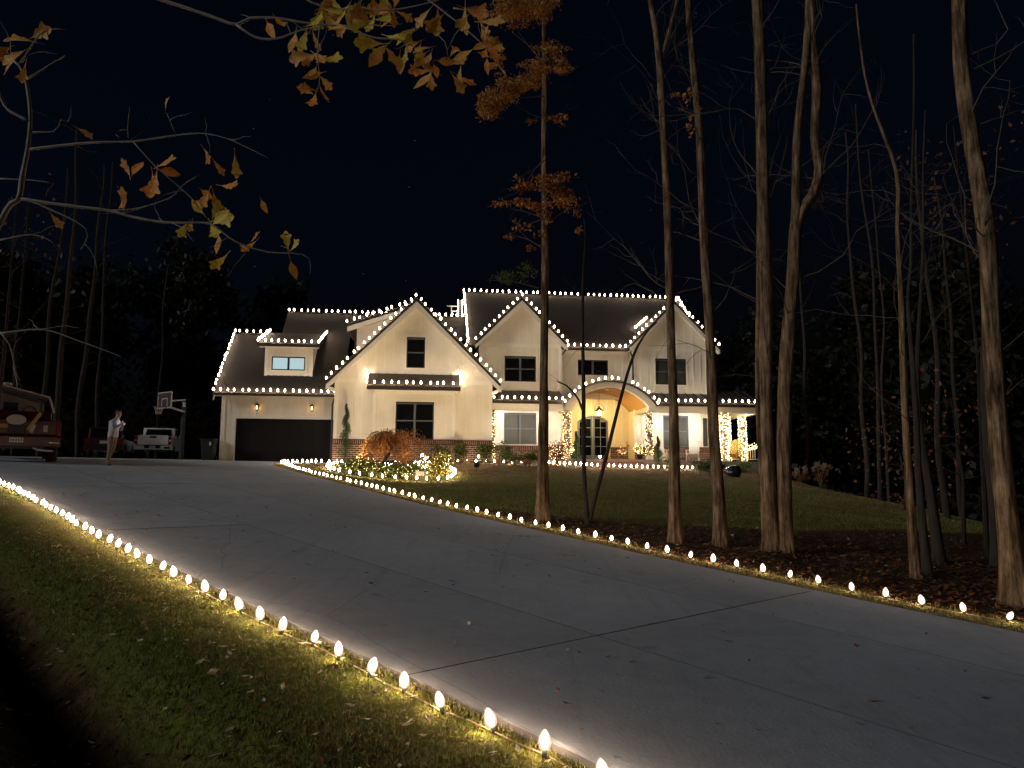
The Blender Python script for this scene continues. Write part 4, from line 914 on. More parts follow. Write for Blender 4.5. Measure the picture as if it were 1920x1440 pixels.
trunk_tree('bare_tree', 'slim leaning trunk, leftmost of the cluster near the right edge', [([(1718, 1085), (1710, 950), (1698, 800), (1694, 690), (1690, 560), (1680, 430), (1678, 330), (1650, 240), (1625, 150), (1600, -20)], [17, 15, 13, 12, 10, 8, 6, 5, 4, 3])], seed=12, twigs=9, zr=(2, 6.5), n=8)
trunk_tree('bare_tree', 'slim dark trunk in the middle of the cluster near the right edge', [([(1740, 1078), (1728, 950), (1716, 830), (1706, 700), (1704, 560), (1715, 480), (1716, 300), (1714, 40)], [16, 13, 11, 9, 7, 6, 5, 3])], seed=13, twigs=8, zr=(2, 6.5), n=8, bark='bark_dark')
trunk_tree('bare_tree', 'slim dark trunk, rightmost of the cluster near the right edge', [([(1762, 1056), (1745, 950), (1730, 830), (1724, 740), (1722, 600), (1728, 480), (1735, 330), (1740, 180)], [20, 16, 12, 9, 7, 6, 4, 2])], seed=14, twigs=8, zr=(2, 6.5), n=8, bark='bark_dark')
trunk_tree('bare_tree', 'thick pale trunk nearest the right edge of the picture', [([(1902, 1135), (1888, 980), (1872, 800), (1852, 620), (1840, 480), (1828, 300), (1812, 100), (1805, 0), (1798, -80)], [46, 38, 34, 30, 29, 28, 27, 26, 25])], seed=15, twigs=9, zr=(2.5, 7))
trunk_tree('bare_tree', 'dark trunk close behind the thick right-hand trunk', [([(1872, 1062), (1862, 930), (1852, 800), (1848, 650), (1850, 480), (1856, 300)], [22, 18, 15, 13, 11, 8])], seed=16, twigs=4, zr=(2.5, 7), bark='bark_dark')
# S-shaped long bare limbs on the right are single limbs of the leaning trunk
# trunks in the dark wood on the right and left
def far_tree(px, Z, w, lab, seed, top=-80, lean=0, grp='dark trunks in the wood'):
    g = at(px, 880, Z); g[2] = gz(g[0], g[1]); rng = np.random.default_rng(seed)
    r = empty('wood_tree', g, label=lab, cat='tree', group=grp); H = 17+rng.uniform(-3, 3); R = .5*w*Z/FPX
    C = wobble([(0, 0, -.2), (lean*.5, 0, H*.5), (lean, .3, H)], 40, .10, seed); m = MB(); m.tube(C, np.linspace(R*1.2, R*.4, 40), 8, True, rough=.06); m.obj('trunk', 'bark_dark', r, smooth=True)
    for _ in range(6):
        tm = MB(); i = rng.integers(8, 36); a = rng.uniform(0, 6.28); twig(tm, C[i], np.array([math.cos(a), math.sin(a), .5]), rng.uniform(1.2, 2.8), R*.22, rng); tm.obj('limb', 'bark_dark', r)
    return r
ORD = ['leftmost', 'second from the left', 'third from the left', 'fourth from the left', 'fifth from the left', 'rightmost']
for i, (px, Z, w) in enumerate([(1516, 44, 8), (1622, 38, 9), (1652, 33, 8), (1668, 36, 6), (1765, 27, 12), (1800, 36, 9)]):
    far_tree(px, Z, w, ORD[i]+' of the thin dark trunks in the unlit wood at right', 40+i, grp='dark trunks in the right-hand wood')
for i, (px, Z, w) in enumerate([(18, 44, 7), (72, 40, 8), (105, 38, 10), (142, 42, 9), (176, 47, 7), (290, 52, 6)]):
    far_tree(px, Z, w, ORD[i]+' of the faint dark trunks in the unlit wood at left', 60+i, grp='dark trunks in the left-hand wood', lean=rng.uniform(-.6, .6))
# reddish brown shrubs between the right-hand trunks
def wood_shrub(px, py, Z, rx, rz, n, lab, mats, seed, sz=.07):
    c = at(px, py, Z); rng = np.random.default_rng(seed); g = gz(c[0], c[1]); b = np.array([c[0], c[1], g]); r = empty('young_oak', b, label=lab, cat='tree')
    h = c[2]-g; tm = MB(); tips = []
    tm.tube([(0, 0, -.1), (.1, 0, h*.5), (0, .1, h*1.15)], [.05, .035, .01], 6); tm.obj('trunk', 'bark_dark', r)
    for _ in range(10):
        lm = MB(); a = rng.uniform(0, 6.28); twig(lm, np.array([.05, .05, h*rng.uniform(.5, 1.1)]), np.array([math.cos(a), math.sin(a), .25]), rx*rng.uniform(.6, 1.1), .010, rng, 0); lm.obj('limb', 'bark_dark', r)
    foliage('crown', clump_pts((0, 0, h), (rx, rx, rz), n, rng, 26, .1), sz, mats, r, rng)['kind'] = 'stuff'
wood_shrub(1690, 860, 27, 2.1, 2.4, 230, 'young oak holding brown leaves in the dark right-hand wood', ['leaf_rust', 'litter_brown'], 71, .085)
wood_shrub(1790, 780, 17, 1.6, 2.6, 200, 'leafy brown young oak left of the thick right-hand trunk', ['leaf_rust', 'litter_brown'], 72, .06)
wood_shrub(1800, 330, 15, 1.4, 1.8, 170, 'brown leafy treetop left of the thick right-hand trunk', ['leaf_rust', 'litter_brown'], 73, .055)
wood_shrub(20, 430, 16, 1.6, 1.5, 140, 'thin brushy treetop at the far left edge', ['leaf_rust', 'litter_brown'], 74, .045)
# dry tufts on the second trunk
def tufts(px, py, Z, n, lab, seed, w=14, h=30):
    rng = np.random.default_rng(seed); c = at(px, py, Z); s = Z/FPX
    return clump_pts(c, (w*s, w*s, h*s), n, rng, 6, .2)
rt = [o for o in bpy.data.objects if o.get('label', '').startswith('straight grey trunk with dry')][0]; bt = np.array(rt.location); Zt = (bt-EYEP)@FW
foliage('dry_leaf', np.concatenate([tufts(1292, 185, Zt, 34, '', 1), tufts(1296, 235, Zt, 26, '', 2, 10, 20), tufts(1262, 178, Zt, 16, '', 3, 8, 8)]), .04, ['leaf_rust', 'leaf_orange'], rt, rng, org=bt)['kind'] = 'stuff'
# dark mass of the wood behind house and cars
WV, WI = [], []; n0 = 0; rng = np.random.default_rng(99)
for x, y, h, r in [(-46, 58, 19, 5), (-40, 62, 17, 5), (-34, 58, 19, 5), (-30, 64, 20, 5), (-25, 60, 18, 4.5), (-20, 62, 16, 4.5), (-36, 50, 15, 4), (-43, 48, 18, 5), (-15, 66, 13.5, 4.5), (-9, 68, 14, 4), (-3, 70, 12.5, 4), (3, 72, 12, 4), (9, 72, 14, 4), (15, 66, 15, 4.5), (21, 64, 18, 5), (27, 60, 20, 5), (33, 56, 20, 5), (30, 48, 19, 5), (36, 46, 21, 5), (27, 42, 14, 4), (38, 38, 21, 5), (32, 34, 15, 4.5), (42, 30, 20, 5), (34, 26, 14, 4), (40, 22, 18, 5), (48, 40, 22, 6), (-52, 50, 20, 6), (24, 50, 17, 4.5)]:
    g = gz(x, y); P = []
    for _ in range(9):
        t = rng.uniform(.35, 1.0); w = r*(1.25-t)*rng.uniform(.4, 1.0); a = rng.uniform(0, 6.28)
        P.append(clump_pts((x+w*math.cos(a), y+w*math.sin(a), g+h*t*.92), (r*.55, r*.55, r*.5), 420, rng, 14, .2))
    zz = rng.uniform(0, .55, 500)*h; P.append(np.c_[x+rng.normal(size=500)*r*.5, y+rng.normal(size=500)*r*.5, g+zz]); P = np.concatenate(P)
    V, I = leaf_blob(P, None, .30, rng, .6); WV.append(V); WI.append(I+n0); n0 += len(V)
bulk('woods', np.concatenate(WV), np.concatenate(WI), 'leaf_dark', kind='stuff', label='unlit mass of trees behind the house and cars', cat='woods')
# ================================================================== OVERHANGING BRANCHES NEAR THE CAMERA
def oak_leaf(seed, L=1.0, lobes=True):
    rng = np.random.default_rng(seed); w = rng.uniform(.17, .23); q = rng.uniform(-.45, .45); fold = rng.uniform(.08, .34); tw = rng.uniform(-.6, .6); wv = rng.uniform(0, 6)
    out = [(-.28, .010), (-.02, .012), (.10, .04), (.25, w*.45), (.40, w*.80), (.47, w*.95), (.53, w*.78), (.64, w*1.15), (.74, w*1.65), (.80, w*1.72), (.83, w*1.45), (.82, w*1.0), (.88, w*.80), (.95, w*.62), (1.0, w*.35), (1.03, .012)] if lobes else \
          [(-.28, .010), (-.02, .012), (.10, w*.3), (.22, w*.72), (.36, w*1.05), (.50, w*1.15), (.64, w*1.0), (.78, w*.68), (.90, w*.32), (1.0, .010)]
    def bend(x, y): a_ = tw*x; z = q*x*x*.7+fold*abs(y)+.018*math.sin(9*x+wv)*min(1, abs(y)*9); return (x, y*math.cos(a_)-z*math.sin(a_)*.5, z*math.cos(a_)+y*math.sin(a_))
    V = []; n = len(out)
    for k in (0, .55, 1.0, -.55, -1.0): V += [bend(x if k == 0 else x, y*k*(1+.08*math.sin(7*x+k*3+wv))) for x, y in out]
    F = []
    for i in range(n-1): F += [(i, i+1, n+i+1, n+i), (n+i, n+i+1, 2*n+i+1, 2*n+i), (i+1, i, 3*n+i, 3*n+i+1), (3*n+i+1, 3*n+i, 4*n+i, 4*n+i+1)]
    return V, F
LM = {}
for mname in ('leaf_orange', 'leaf_yellow', 'leaf_gold'):
    for k in range(4):
        V, F = oak_leaf(k+len(mname), 1, k != 3); b = MB(); b._add(V, F); LM[mname, k] = b.mesh('leaf', mname, True)
def branch(label, stems, leaves, Z, root):
    o = at(*root, Z); r = empty('oak_branch', o, label=label, cat='branch'); m = MB()
    for path, w0, w1 in stems:
        P = np.array([at(p[0], p[1], Z+(p[2] if len(p) > 2 else 0))-o for p in path]); C = curve(P, .03); m.tube(C, np.linspace(w0, w1, len(C))*Z/FPX*.5, 6, True, rough=.10)
    m.obj('stem', 'pale_twig', r, smooth=True); rg = np.random.default_rng(len(leaves))
    for path, w0, w1 in stems:                      # fine side twigs
        C = curve(np.array([at(p[0], p[1], Z)-o for p in path]), .03)
        for _ in range(max(1, len(C)//9)):
            q = C[rg.integers(len(C)//5, len(C))]; d = RT*rg.normal()+UP*rg.normal()*.8+FW*rg.normal()*.5; tg_ = MB(); twig(tg_, q, d, rg.uniform(.06, .20), .0022, rg, 2); tg_.obj('side_twig', 'pale_twig', r)
    for px, py, ang, Lp, kind in leaves:
        dz = random.uniform(-.25, .25); p = at(px, py, Z+dz)-o; L = .90*Lp*(Z+dz)/FPX; a = math.radians(ang)
        xax = (RT*math.cos(a)+UP*math.sin(a)+FW*random.uniform(-.5, .5)); xax /= np.linalg.norm(xax)
        nrm = -FW*random.uniform(.4, 1)+np.array([random.uniform(-.8, .8), 0, random.uniform(-.5, .7)]); yax = np.cross(nrm, xax); yax /= np.linalg.norm(yax); zax = np.cross(xax, yax)
        l = inst('leaf', LM[kind, random.randrange(4)], r); M = Matrix(((xax[0]*L, yax[0]*L, zax[0]*L, p[0]), (xax[1]*L, yax[1]*L, zax[1]*L, p[1]), (xax[2]*L, yax[2]*L, zax[2]*L, p[2]), (0, 0, 0, 1))); l.matrix_local = M
O, Y, G_ = 'leaf_orange', 'leaf_yellow', 'leaf_gold'
lv = [(248, 328, 70, 42, O), (243, 330, 110, 38, O), (297, 312, 15, 48, O), (300, 318, -10, 40, O), (294, 322, -100, 56, O), (286, 325, -80, 52, O), (232, 392, 80, 44, O), (228, 362, -60, 44, O), (382, 278, -55, 40, O), (400, 300, -60, 36, O),
      (392, 358, -110, 44, O), (400, 362, -75, 52, O), (378, 356, -40, 30, O), (415, 348, -12, 46, O), (490, 375, -70, 30, O), (440, 290, -90, 48, G_), (380, 400, 130, 38, Y), (395, 415, 10, 54, Y), (400, 420, 35, 48, Y), (395, 418, -60, 46, Y), (352, 418, -130, 34, Y), (360, 415, -95, 30, Y), (398, 410, 80, 40, Y),
      (410, 440, -80, 46, G_), (425, 478, -125, 46, Y), (540, 470, 95, 40, Y), (545, 470, 150, 28, Y), (545, 470, 45, 28, Y), (480, 452, -130, 36, O), (470, 455, 50, 30, O), (310, 205, 70, 26, G_), (145, 240, -30, 34, G_), (70, 80, 175, 60, G_), (45, 95, -140, 50, G_), (60, 70, 10, 50, G_), (20, 88, 190, 44, O), (30, 110, -110, 50, O), (15, 100, 160, 40, O), (48, 120, -95, 42, G_), (95, 400, -60, 36, G_), (545, 490, -80, 40, G_)]
branch('bare pale branch with orange and yellow oak leaves reaching in from the left', [
    ([(-30, 470), (0, 418), (18, 385), (36, 372), (42, 330), (52, 280), (57, 230), (55, 190), (48, 150), (38, 125), (20, 110)], 13, 4), ([(36, 372), (100, 382), (150, 388), (205, 395), (255, 408), (300, 416), (345, 418), (395, 420), (440, 452), (500, 472), (575, 480), (582, 522)], 7, 1.6),
    ([(55, 280), (120, 272), (180, 267), (250, 265), (300, 258), (370, 250), (420, 258), (460, 275), (510, 300)], 5, 1.2), ([(250, 266), (290, 310), (330, 345), (365, 378), (395, 418)], 3, 1.3), ([(57, 228), (30, 215), (10, 200), (-5, 165)], 7, 5), ([(0, 335), (60, 338), (110, 345)], 3, 1.5),
    ([(40, 118), (80, 60), (130, 55)], 4, 1.5), ([(48, 150), (120, 105), (135, 100)], 4, 1.2), ([(45, 372), (100, 395), (150, 420), (165, 440), (150, 470)], 4, 1.4), ([(205, 395), (260, 390), (320, 370), (345, 345), (385, 322)], 2.5, 1.2), ([(0, 450), (60, 440), (100, 455), (108, 470)], 3, 1.3),
    ([(0, 625), (80, 618), (150, 640), (210, 662), (240, 675)], 4, 1.3), ([(0, 622), (20, 650), (30, 700), (40, 718)], 4, 2), ([(57, 248), (105, 245), (112, 225), (140, 232)], 3, 1.2), ([(240, 258), (240, 230), (244, 200)], 2, 1), ([(330, 252), (318, 225), (310, 205)], 2, 1), ([(385, 250), (388, 230), (378, 215)], 2, 1)], lv, 2.9, (-30, 470))
rng = np.random.default_rng(33); lv = []
def fan(px, py, n, L, kinds, spread=360, a0=-90):
    for _ in range(n): lv.append((px+rng.normal()*7, py+rng.normal()*7, a0+rng.uniform(-spread/2, spread/2), L*rng.uniform(.7, 1.2), kinds[rng.integers(len(kinds))]))
fan(512, 35, 2, 42, [O], 60, -80); fan(565, 60, 2, 44, [G_, O], 80, -120); fan(585, 55, 3, 42, [Y, G_], 200, -60); fan(590, 100, 4, 42, [Y, G_], 260); fan(598, 130, 3, 38, [G_, O], 220); fan(590, 168, 4, 40, [O], 200, -120); fan(600, 20, 6, 46, [Y, Y, G_]); fan(650, 20, 7, 48, [Y, G_, G_]); fan(655, 50, 3, 44, [G_]); fan(700, 30, 7, 48, [Y, G_, Y]); fan(740, 20, 5, 44, [G_, O]); fan(725, 75, 5, 52, [Y, Y, G_], 180); fan(770, 60, 5, 46, [G_, Y], 200, -70); fan(760, 100, 3, 40, [G_, Y], 120, -100); fan(800, 90, 6, 44, [G_, Y, G_], 220); fan(815, 125, 6, 42, [G_, O], 240); fan(840, 115, 4, 40, [G_], 200, 0); fan(858, 135, 3, 38, [G_, O], 120, -60); fan(820, 20, 4, 44, [G_, O], 200); fan(905, 40, 5, 46, [O, G_], 200, -100); fan(920, 80, 5, 44, [O, G_], 160, -90); fan(925, 115, 3, 40, [G_, O], 120, -90); fan(875, 20, 3, 44, [O, G_], 200)
branch('leafy oak branch with gold and green leaves hanging in at the top', [([(285, -6), (350, 15), (400, 32), (443, 46), (470, 34), (520, 34), (575, 43), (640, 48), (720, 46)], 7, 2), ([(443, 46), (480, 70), (520, 72), (570, 55), (620, 50)], 5, 1.6), ([(640, 48), (700, 70), (760, 78), (815, 120)], 4, 1.5), ([(600, 45), (595, 100), (600, 150), (590, 180)], 3, 1.2),
    ([(790, -10), (830, 20), (880, 60), (925, 105), (935, 130)], 4, 1.4), ([(850, 15), (900, 22), (940, 20)], 3, 1.2), ([(815, 60), (835, 80), (840, 110)], 2, 1), ([(560, -10), (600, 10), (680, 20), (760, 15), (840, -5)], 4, 2)], lv, 3.0, (285, -6))
# ================================================================== PLANTING
def gbase(px, py): p = gp(px, py); p[2] = gz(p[0], p[1]); return p
def mini_lights(name, P, s, glow, parent, org=(0, 0, 0)):
    P = np.asarray(P)-np.array(org); n = len(P); o = np.array([(1,0,0),(-1,0,0),(0,1,0),(0,-1,0),(0,0,1),(0,0,-1)])*s
    V = (P[:, None]+o[None]).reshape(-1, 3); f = np.array([(0,2,4),(2,1,4),(1,3,4),(3,0,4),(2,0,5),(1,2,5),(3,1,5),(0,3,5)])
    I = (np.arange(n)[:, None, None]*6+f[None]).reshape(-1, 3); o_ = bulk(name, V, I, glow, parent); o_['kind'] = 'stuff'; return o_
def shrub(label, base, w, h, n, mats, seed, sz=.035, name='shrub', asp=.5, k=22, stems=6, cat='shrub'):
    rng = np.random.default_rng(seed); r = empty(name, base, label=label, cat=cat); m = MB()
    for _ in range(stems):
        a = rng.uniform(0, 6.28); d = np.array([math.cos(a)*w*.6, math.sin(a)*w*.6, h*.8]); m.tube([(0, 0, -.05), d*.5+np.array([0, 0, .05]), d], [.014, .01, .004], 5)
    m.obj('stem', 'twig', r)
    P = clump_pts((0, 0, h*.55), (w, w, h*.52), n, rng, k, .2); P[:, 2] = np.maximum(P[:, 2], .02)
    foliage('foliage', P, sz, mats, r, rng, asp)['kind'] = 'stuff'
    return r, P+np.array(base)
def net(label, P, frac, seed, s=.013, glow='mini_glow_green'):
    rng = np.random.default_rng(seed); c = P.mean(0); d = P-c; keep = rng.random(len(P)) < frac
    Q = c+d[keep]*1.06; b = np.array([c[0], c[1], Q[:, 2].min()]); r = empty('light_net', b, label=label, cat='string lights'); mini_lights('mini_bulbs', Q, s, glow, r, b)
def bedp(px, py): return gbase(px, py)
g1, P1 = shrub('low shrub wrapped in yellow lights at the left end of the bed', bedp(668, 889), .62, .62, 1900, ['leaf_green'], 1, .045); net('yellow light net on the shrub at the left end of the bed', P1, .055, 1)
g2, P2 = shrub('low spreading shrub with yellow lights left of the weeping maple', bedp(702, 894), .70, .46, 1900, ['leaf_green'], 2, .045); net('yellow light net on the spreading shrub left of the maple', P2, .055, 2)
g3, P3 = shrub('lit shrub in front of the weeping maple', bedp(757, 897), .62, .50, 1700, ['leaf_green'], 3, .045); net('yellow light net on the shrub in front of the maple', P3, .055, 3)
g4, P4 = shrub('tall bright lit shrub at the right end of the bed', bedp(822, 898), .58, .95, 2400, ['leaf_green', 'leaf_yellow'], 4, .045); net('yellow light net on the tall shrub at the right end of the bed', P4, .055, 4)
g5, P5 = shrub('dark shrub with white lights between maple and bright shrub', bedp(790, 890), .50, .60, 700, ['leaf_dark', 'leaf_green'], 5); net('white light net on the dark shrub beside the small sign', P5, .06, 5, .012, 'house_bulb_glow')
g6, P6 = shrub('dark low shrub with white lights under the maple', bedp(735, 884), .75, .40, 600, ['leaf_dark'], 6); net('white light net under the weeping maple', P6, .05, 6, .012, 'house_bulb_glow')
# weeping maple
mb_ = bedp(736, 883); r = empty('weeping_maple', mb_, label='rust-orange weeping maple in the garden bed', cat='tree'); rng = np.random.default_rng(8)
m = MB(); m.tube([(-.45, 0, -.1), (-.38, 0, .3), (-.15, .05, .7), (0, 0, 1.05)], [.09, .08, .06, .04], 8, rough=.1)
lp = []
for k in range(46):
    a = rng.uniform(0, 6.28); R = rng.uniform(.55, 1.30); zt = rng.uniform(1.25, 1.60)
    pts = [np.array([-.05, .02, .9]), np.array([R*.45*math.cos(a), R*.45*math.sin(a), zt]), np.array([R*.85*math.cos(a), R*.85*math.sin(a), zt-.22]), np.array([R*1.08*math.cos(a), R*1.08*math.sin(a), zt-rng.uniform(.6, 1.15)])]
    C = curve(pts, .06); m.tube(C, np.linspace(.018, .004, len(C)), 4, False)
    i = rng.integers(len(C)//5, len(C), 240); lp.append(C[i]+rng.normal(size=(240, 3))*[.08, .08, .06]-[0, 0, .03])
m.obj('trunk', 'bark_dark', r, smooth=True); foliage('crown', np.concatenate(lp), .05, ['maple_rust', 'cypress_gold', 'leaf_rust'], r, rng, .25)['kind'] = 'stuff'
# spiral topiaries
def topiary(base, H, R, label, seed, pot=False, turns=3.6):
    rng = np.random.default_rng(seed); r = empty('spiral_topiary', base, label=label, cat='topiary', group='spiral topiaries'); z0 = 0
    MB().tube([(0, 0, -.05), (0, 0, H*.9)], .02, 6).obj('stem', 'bark_dark', r)
    n = int(4600*H/2.4); t = rng.uniform(0, 1, n)**.85; ph = turns*2*math.pi*t; taper = (1-t)**.75*.9+.12
    c = np.c_[np.cos(ph)*R*.30*taper, np.sin(ph)*R*.30*taper, z0+.08+t*(H-.1)]
    q = rng.normal(size=(n, 3)); q /= np.linalg.norm(q, axis=1)[:, None]; q *= (rng.uniform(0, 1, n)**.4)[:, None]
    P = c+q*np.c_[R*.62*taper, R*.62*taper, R*.62*taper+.03]
    foliage('spiral_foliage', P, .030, 'leaf_topiary', r, rng, .4)['kind'] = 'stuff'
topiary(hg(-2.92, -1.3), 2.6, .46, 'tall spiral topiary at the left corner of the front gable', 1)
topiary(hg(7.80, .35), 1.6, .36, 'spiral topiary just left of the front door', 2, turns=2.6)
topiary(hg(11.80, .2), 1.5, .36, 'spiral topiary under the porch right of the front door', 3, turns=2.4)
# foundation shrubs
for i, (px, py, w, h, n, lab, mm) in enumerate([
    (863, 868, .38, .85, 700, 'round evergreen shrub against the brick right of the bump-out', ['leaf_green', 'leaf_dark']), (827, 868, .45, .75, 600, 'dim leafy shrub against the brick below the front window', ['leaf_dark', 'leaf_green']),
    (911, 870, .42, .80, 700, 'evergreen shrub at the right corner of the front gable', ['leaf_green', 'leaf_dark']), (948, 871, .40, .95, 520, 'airy tall shrub below the left porch window', ['leaf_green', 'leaf_topiary']),
    (968, 872, .35, .45, 420, 'pale low flowering shrub below the left porch window', ['dry_bloom', 'leaf_green']), (992, 873, .42, .50, 700, 'low bright green shrub left of the thick centre trunk', ['leaf_green']),
    (1045, 873, .55, 1.0, 900, 'brown twiggy shrub covered in tiny lights left of the entry', ['leaf_rust', 'litter_brown']),
    (1262, 880, .40, .55, 420, 'small grey-green shrub right of the entry steps', ['leaf_topiary', 'dry_bloom']), (1325, 884, .70, .50, 700, 'spreading grey-green shrub below the right porch', ['leaf_topiary', 'leaf_dark']), (1395, 885, .70, .45, 800, 'bright green grass clump below the right porch end', ['leaf_topiary', 'leaf_green'])]):
    p = gbase(px, py); q = (np.array(p)-H0)
    v = q@EV
    if v > -.7 and px < 930: p = hg(q@EU, -.8)
    if px >= 930 and v > .7: p = hg(q@EU, .5)
    g, PP = shrub(lab, p, w*1.1, h*1.1, int(n*1.7), mm, 20+i, .046 if i != 9 else .07, asp=.5 if i != 9 else .12)
    if i == 6: net('tiny lights on the twiggy shrub left of the entry', PP, .16, 9, .010, 'mini_glow')
for i, (px, py, lab) in enumerate([(874, 872, 'reddish-pink mounded plant left of the white stake figure'), (936, 873, 'reddish-pink plant left of the airy shrub'), (985, 876, 'reddish-pink mounded plant nearest the thick centre trunk')]):
    shrub(lab, gbase(px, py), .26, .36, 340, ['maple_rust', 'dry_bloom'], 50+i, .035, 'mounded_plant', cat='plant')
# garden ornaments
def sign():
    b = gbase(787, 901); r = empty('yard_sign', b, .1, label='small pale wooden sign on a stake in the garden bed', cat='sign')
    MB().box(-.012, .012, -.01, .01, -.1, .2).obj('stake', 'bark_dark', r)
    m = MB(); m.box(-.15, .15, -.028, -.011, .16, .33); m.obj('board', 'sign_face', r, bevel=.004)
mat('sign_face', (.42, .30, .20), .7, col2=(.75, .66, .55), scale=26, detail=1)
sign()
def stake_light(b, H, label, n=1):
    r = empty('stake_light', b, label=label, cat='stake light'); MB().tube([(0, 0, -.05), (.01, 0, H)], .006, 5).obj('stake', 'trim_white', r)
    for k in range(n):
        x = .0 if n == 1 else (-.12, .0, .13, .05)[k]; z = H if n == 1 else (H, H-.14, H-.28, H-.42)[k]
        MB().lathe([(0, -.045), (.035, -.03), (.045, 0), (.035, .03), (0, .045)], (x, 0, z), 10).obj('globe', 'house_bulb_glow', r, smooth=True)
stake_light(gbase(797, 893), .80, 'cluster of white glowing balls on a stake beside the bright shrub', 4)
stake_light(gbase(897, 874), .42, 'thin white stake light in front of the gable corner shrub')
stake_light(gbase(1125, 880), .55, 'white stake light at the foot of the entry steps')
# garlands with lights on the columns and railings
def garland(u, v, z0, z1, label, seed, R=.17, mats=('leaf_rust', 'litter_brown'), dens=1.0, nl=150, glow='mini_glow'):
    b = hw(u, v, z0); r = empty('lit_garland', b, label=label, cat='garland', group='lit garlands on the porch'); rng = np.random.default_rng(seed); n = int(1300*dens*(z1-z0)/2)
    t = rng.uniform(0, 1, n); a = rng.uniform(0, 6.28, n); rr = R*rng.uniform(.75, 1.15, n)
    P = np.c_[rr*np.cos(a), rr*np.sin(a), t*(z1-z0)]; foliage('foliage', P, .045, list(mats), r, rng)['kind'] = 'stuff'
    n = int(nl*(z1-z0)/2); t = rng.uniform(0, 1, n); a = rng.uniform(0, 6.28, n); rr = R*1.18
    mini_lights('mini_bulbs', np.c_[rr*np.cos(a), rr*np.sin(a), t*(z1-z0)], .020 if u > 15 else .016, glow, r)
garland(7.58, 1.52, 2.55, 4.72, 'lit garland wrapped round the column left of the arch', 1)
garland(11.78, 1.52, 2.55, 4.74, 'lit garland wrapped round the column right of the arch', 2)
garland(15.72, 1.52, 2.35, 4.72, 'bright garland on the front column near the right end of the porch', 3, nl=330, R=.18)
garland(16.62, 3.3, 2.35, 4.72, 'bright garland on the column set back behind the front one', 4, nl=300, R=.18)
garland(17.50, 3.3, 2.35, 4.72, 'bright garland on the rightmost porch column', 5, nl=300, R=.18)
garland(3.90, 1.45, 2.35, 4.70, 'thin lit garland down the porch corner beside the front gable', 6, R=.06, dens=.4, nl=90)
b = hw(16.75, 3.2, 3.1); r = empty('lit_garland', b, TH, label='garland of lights along the porch rail between the right columns', cat='garland', group='lit garlands on the porch'); rng = np.random.default_rng(9)
x = rng.uniform(0, 1.6, 200); foliage('foliage', np.c_[x, rng.normal(size=200)*.06, rng.normal(size=200)*.07], .035, ['leaf_rust', 'leaf_topiary'], r, rng)['kind'] = 'stuff'
x = rng.uniform(0, 1.6, 110); mini_lights('mini_bulbs', np.c_[x, rng.normal(size=110)*.07, rng.normal(size=110)*.08], .018, 'mini_glow', r)
for nm, z in (('porch_rail', 3.02),):
    rr_ = MB(); rr_.box(16.7, 18.3, 3.26, 3.34, 2.98, 3.04); rr_.box(16.7, 18.3, 3.26, 3.34, 2.40, 2.46)
    pr = rr_.obj('railing', 'trim_white', house)
    for k in range(12): board('baluster', 16.78+k*.125, 16.81+k*.125, 3.28, 3.32, 2.46, 2.98, 'trim_white', pr)
# potted bushes with lights beside the two arch columns
for u, v, sd, lab in ((8.0, 1.9, 1, 'potted bush with amber lights beside the left arch column'), (11.35, 1.75, 2, 'potted bush with amber lights beside the right arch column')):
    b = hw(u, v, 2.335); r = empty('potted_bush', b, label=lab, cat='potted plant'); rng = np.random.default_rng(sd+70)
    MB().lathe([(.12, 0), (.16, .22), (.18, .24), (.15, .24)], (0, 0, 0), 14).obj('pot', 'bronze_dark', r, smooth=True)
    P = clump_pts((0, 0, .5), (.24, .24, .32), 420, rng, 14, .2); foliage('foliage', P, .03, ['leaf_yellow', 'leaf_green'], r, rng)['kind'] = 'stuff'; mini_lights('mini_bulbs', P[:70]*[1.1, 1.1, 1.02], .014, 'mini_glow', r)
# wire deer by the door
mat('copper_wire', (.55, .26, .12), .4, metal=.6)
b = hw(10.95, 3.7, 2.335); r = empty('wire_deer', b, TH, label='copper wire deer figure lit from inside, right of the front door', cat='ornament')
m = MB()
for x in (-.18, .22):
    for y in (-.07, .07): m.tube([(x, y, 0), (x+.01, y, .2), (x-.01, y*.8, .40)], [.012, .012, .022], 6)
m.tube([(-.27, 0, .50), (-.15, 0, .50), (.05, 0, .48), (.22, 0, .52)], [.05, .10, .10, .09], 8); m.tube([(.20, 0, .52), (.28, 0, .66), (.31, 0, .78)], [.06, .045, .04], 8); m.tube([(.28, 0, .80), (.36, 0, .79), (.44, 0, .74)], [.04, .045, .022], 8)
for s in (-1, 1): m.tube([(.30, s*.02, .82), (.27, s*.09, .93), (.30, s*.12, 1.03)], .008, 5); m.tube([(.275, s*.08, .92), (.34, s*.11, .97)], .007, 5)
m.obj('wire_body', 'copper_wire', r, smooth=True); rng = np.random.default_rng(4)
mini_lights('mini_bulbs', np.c_[rng.uniform(-.26, .26, 40), rng.normal(size=40)*.09, .48+rng.normal(size=40)*.08], .011, 'mini_glow', r)
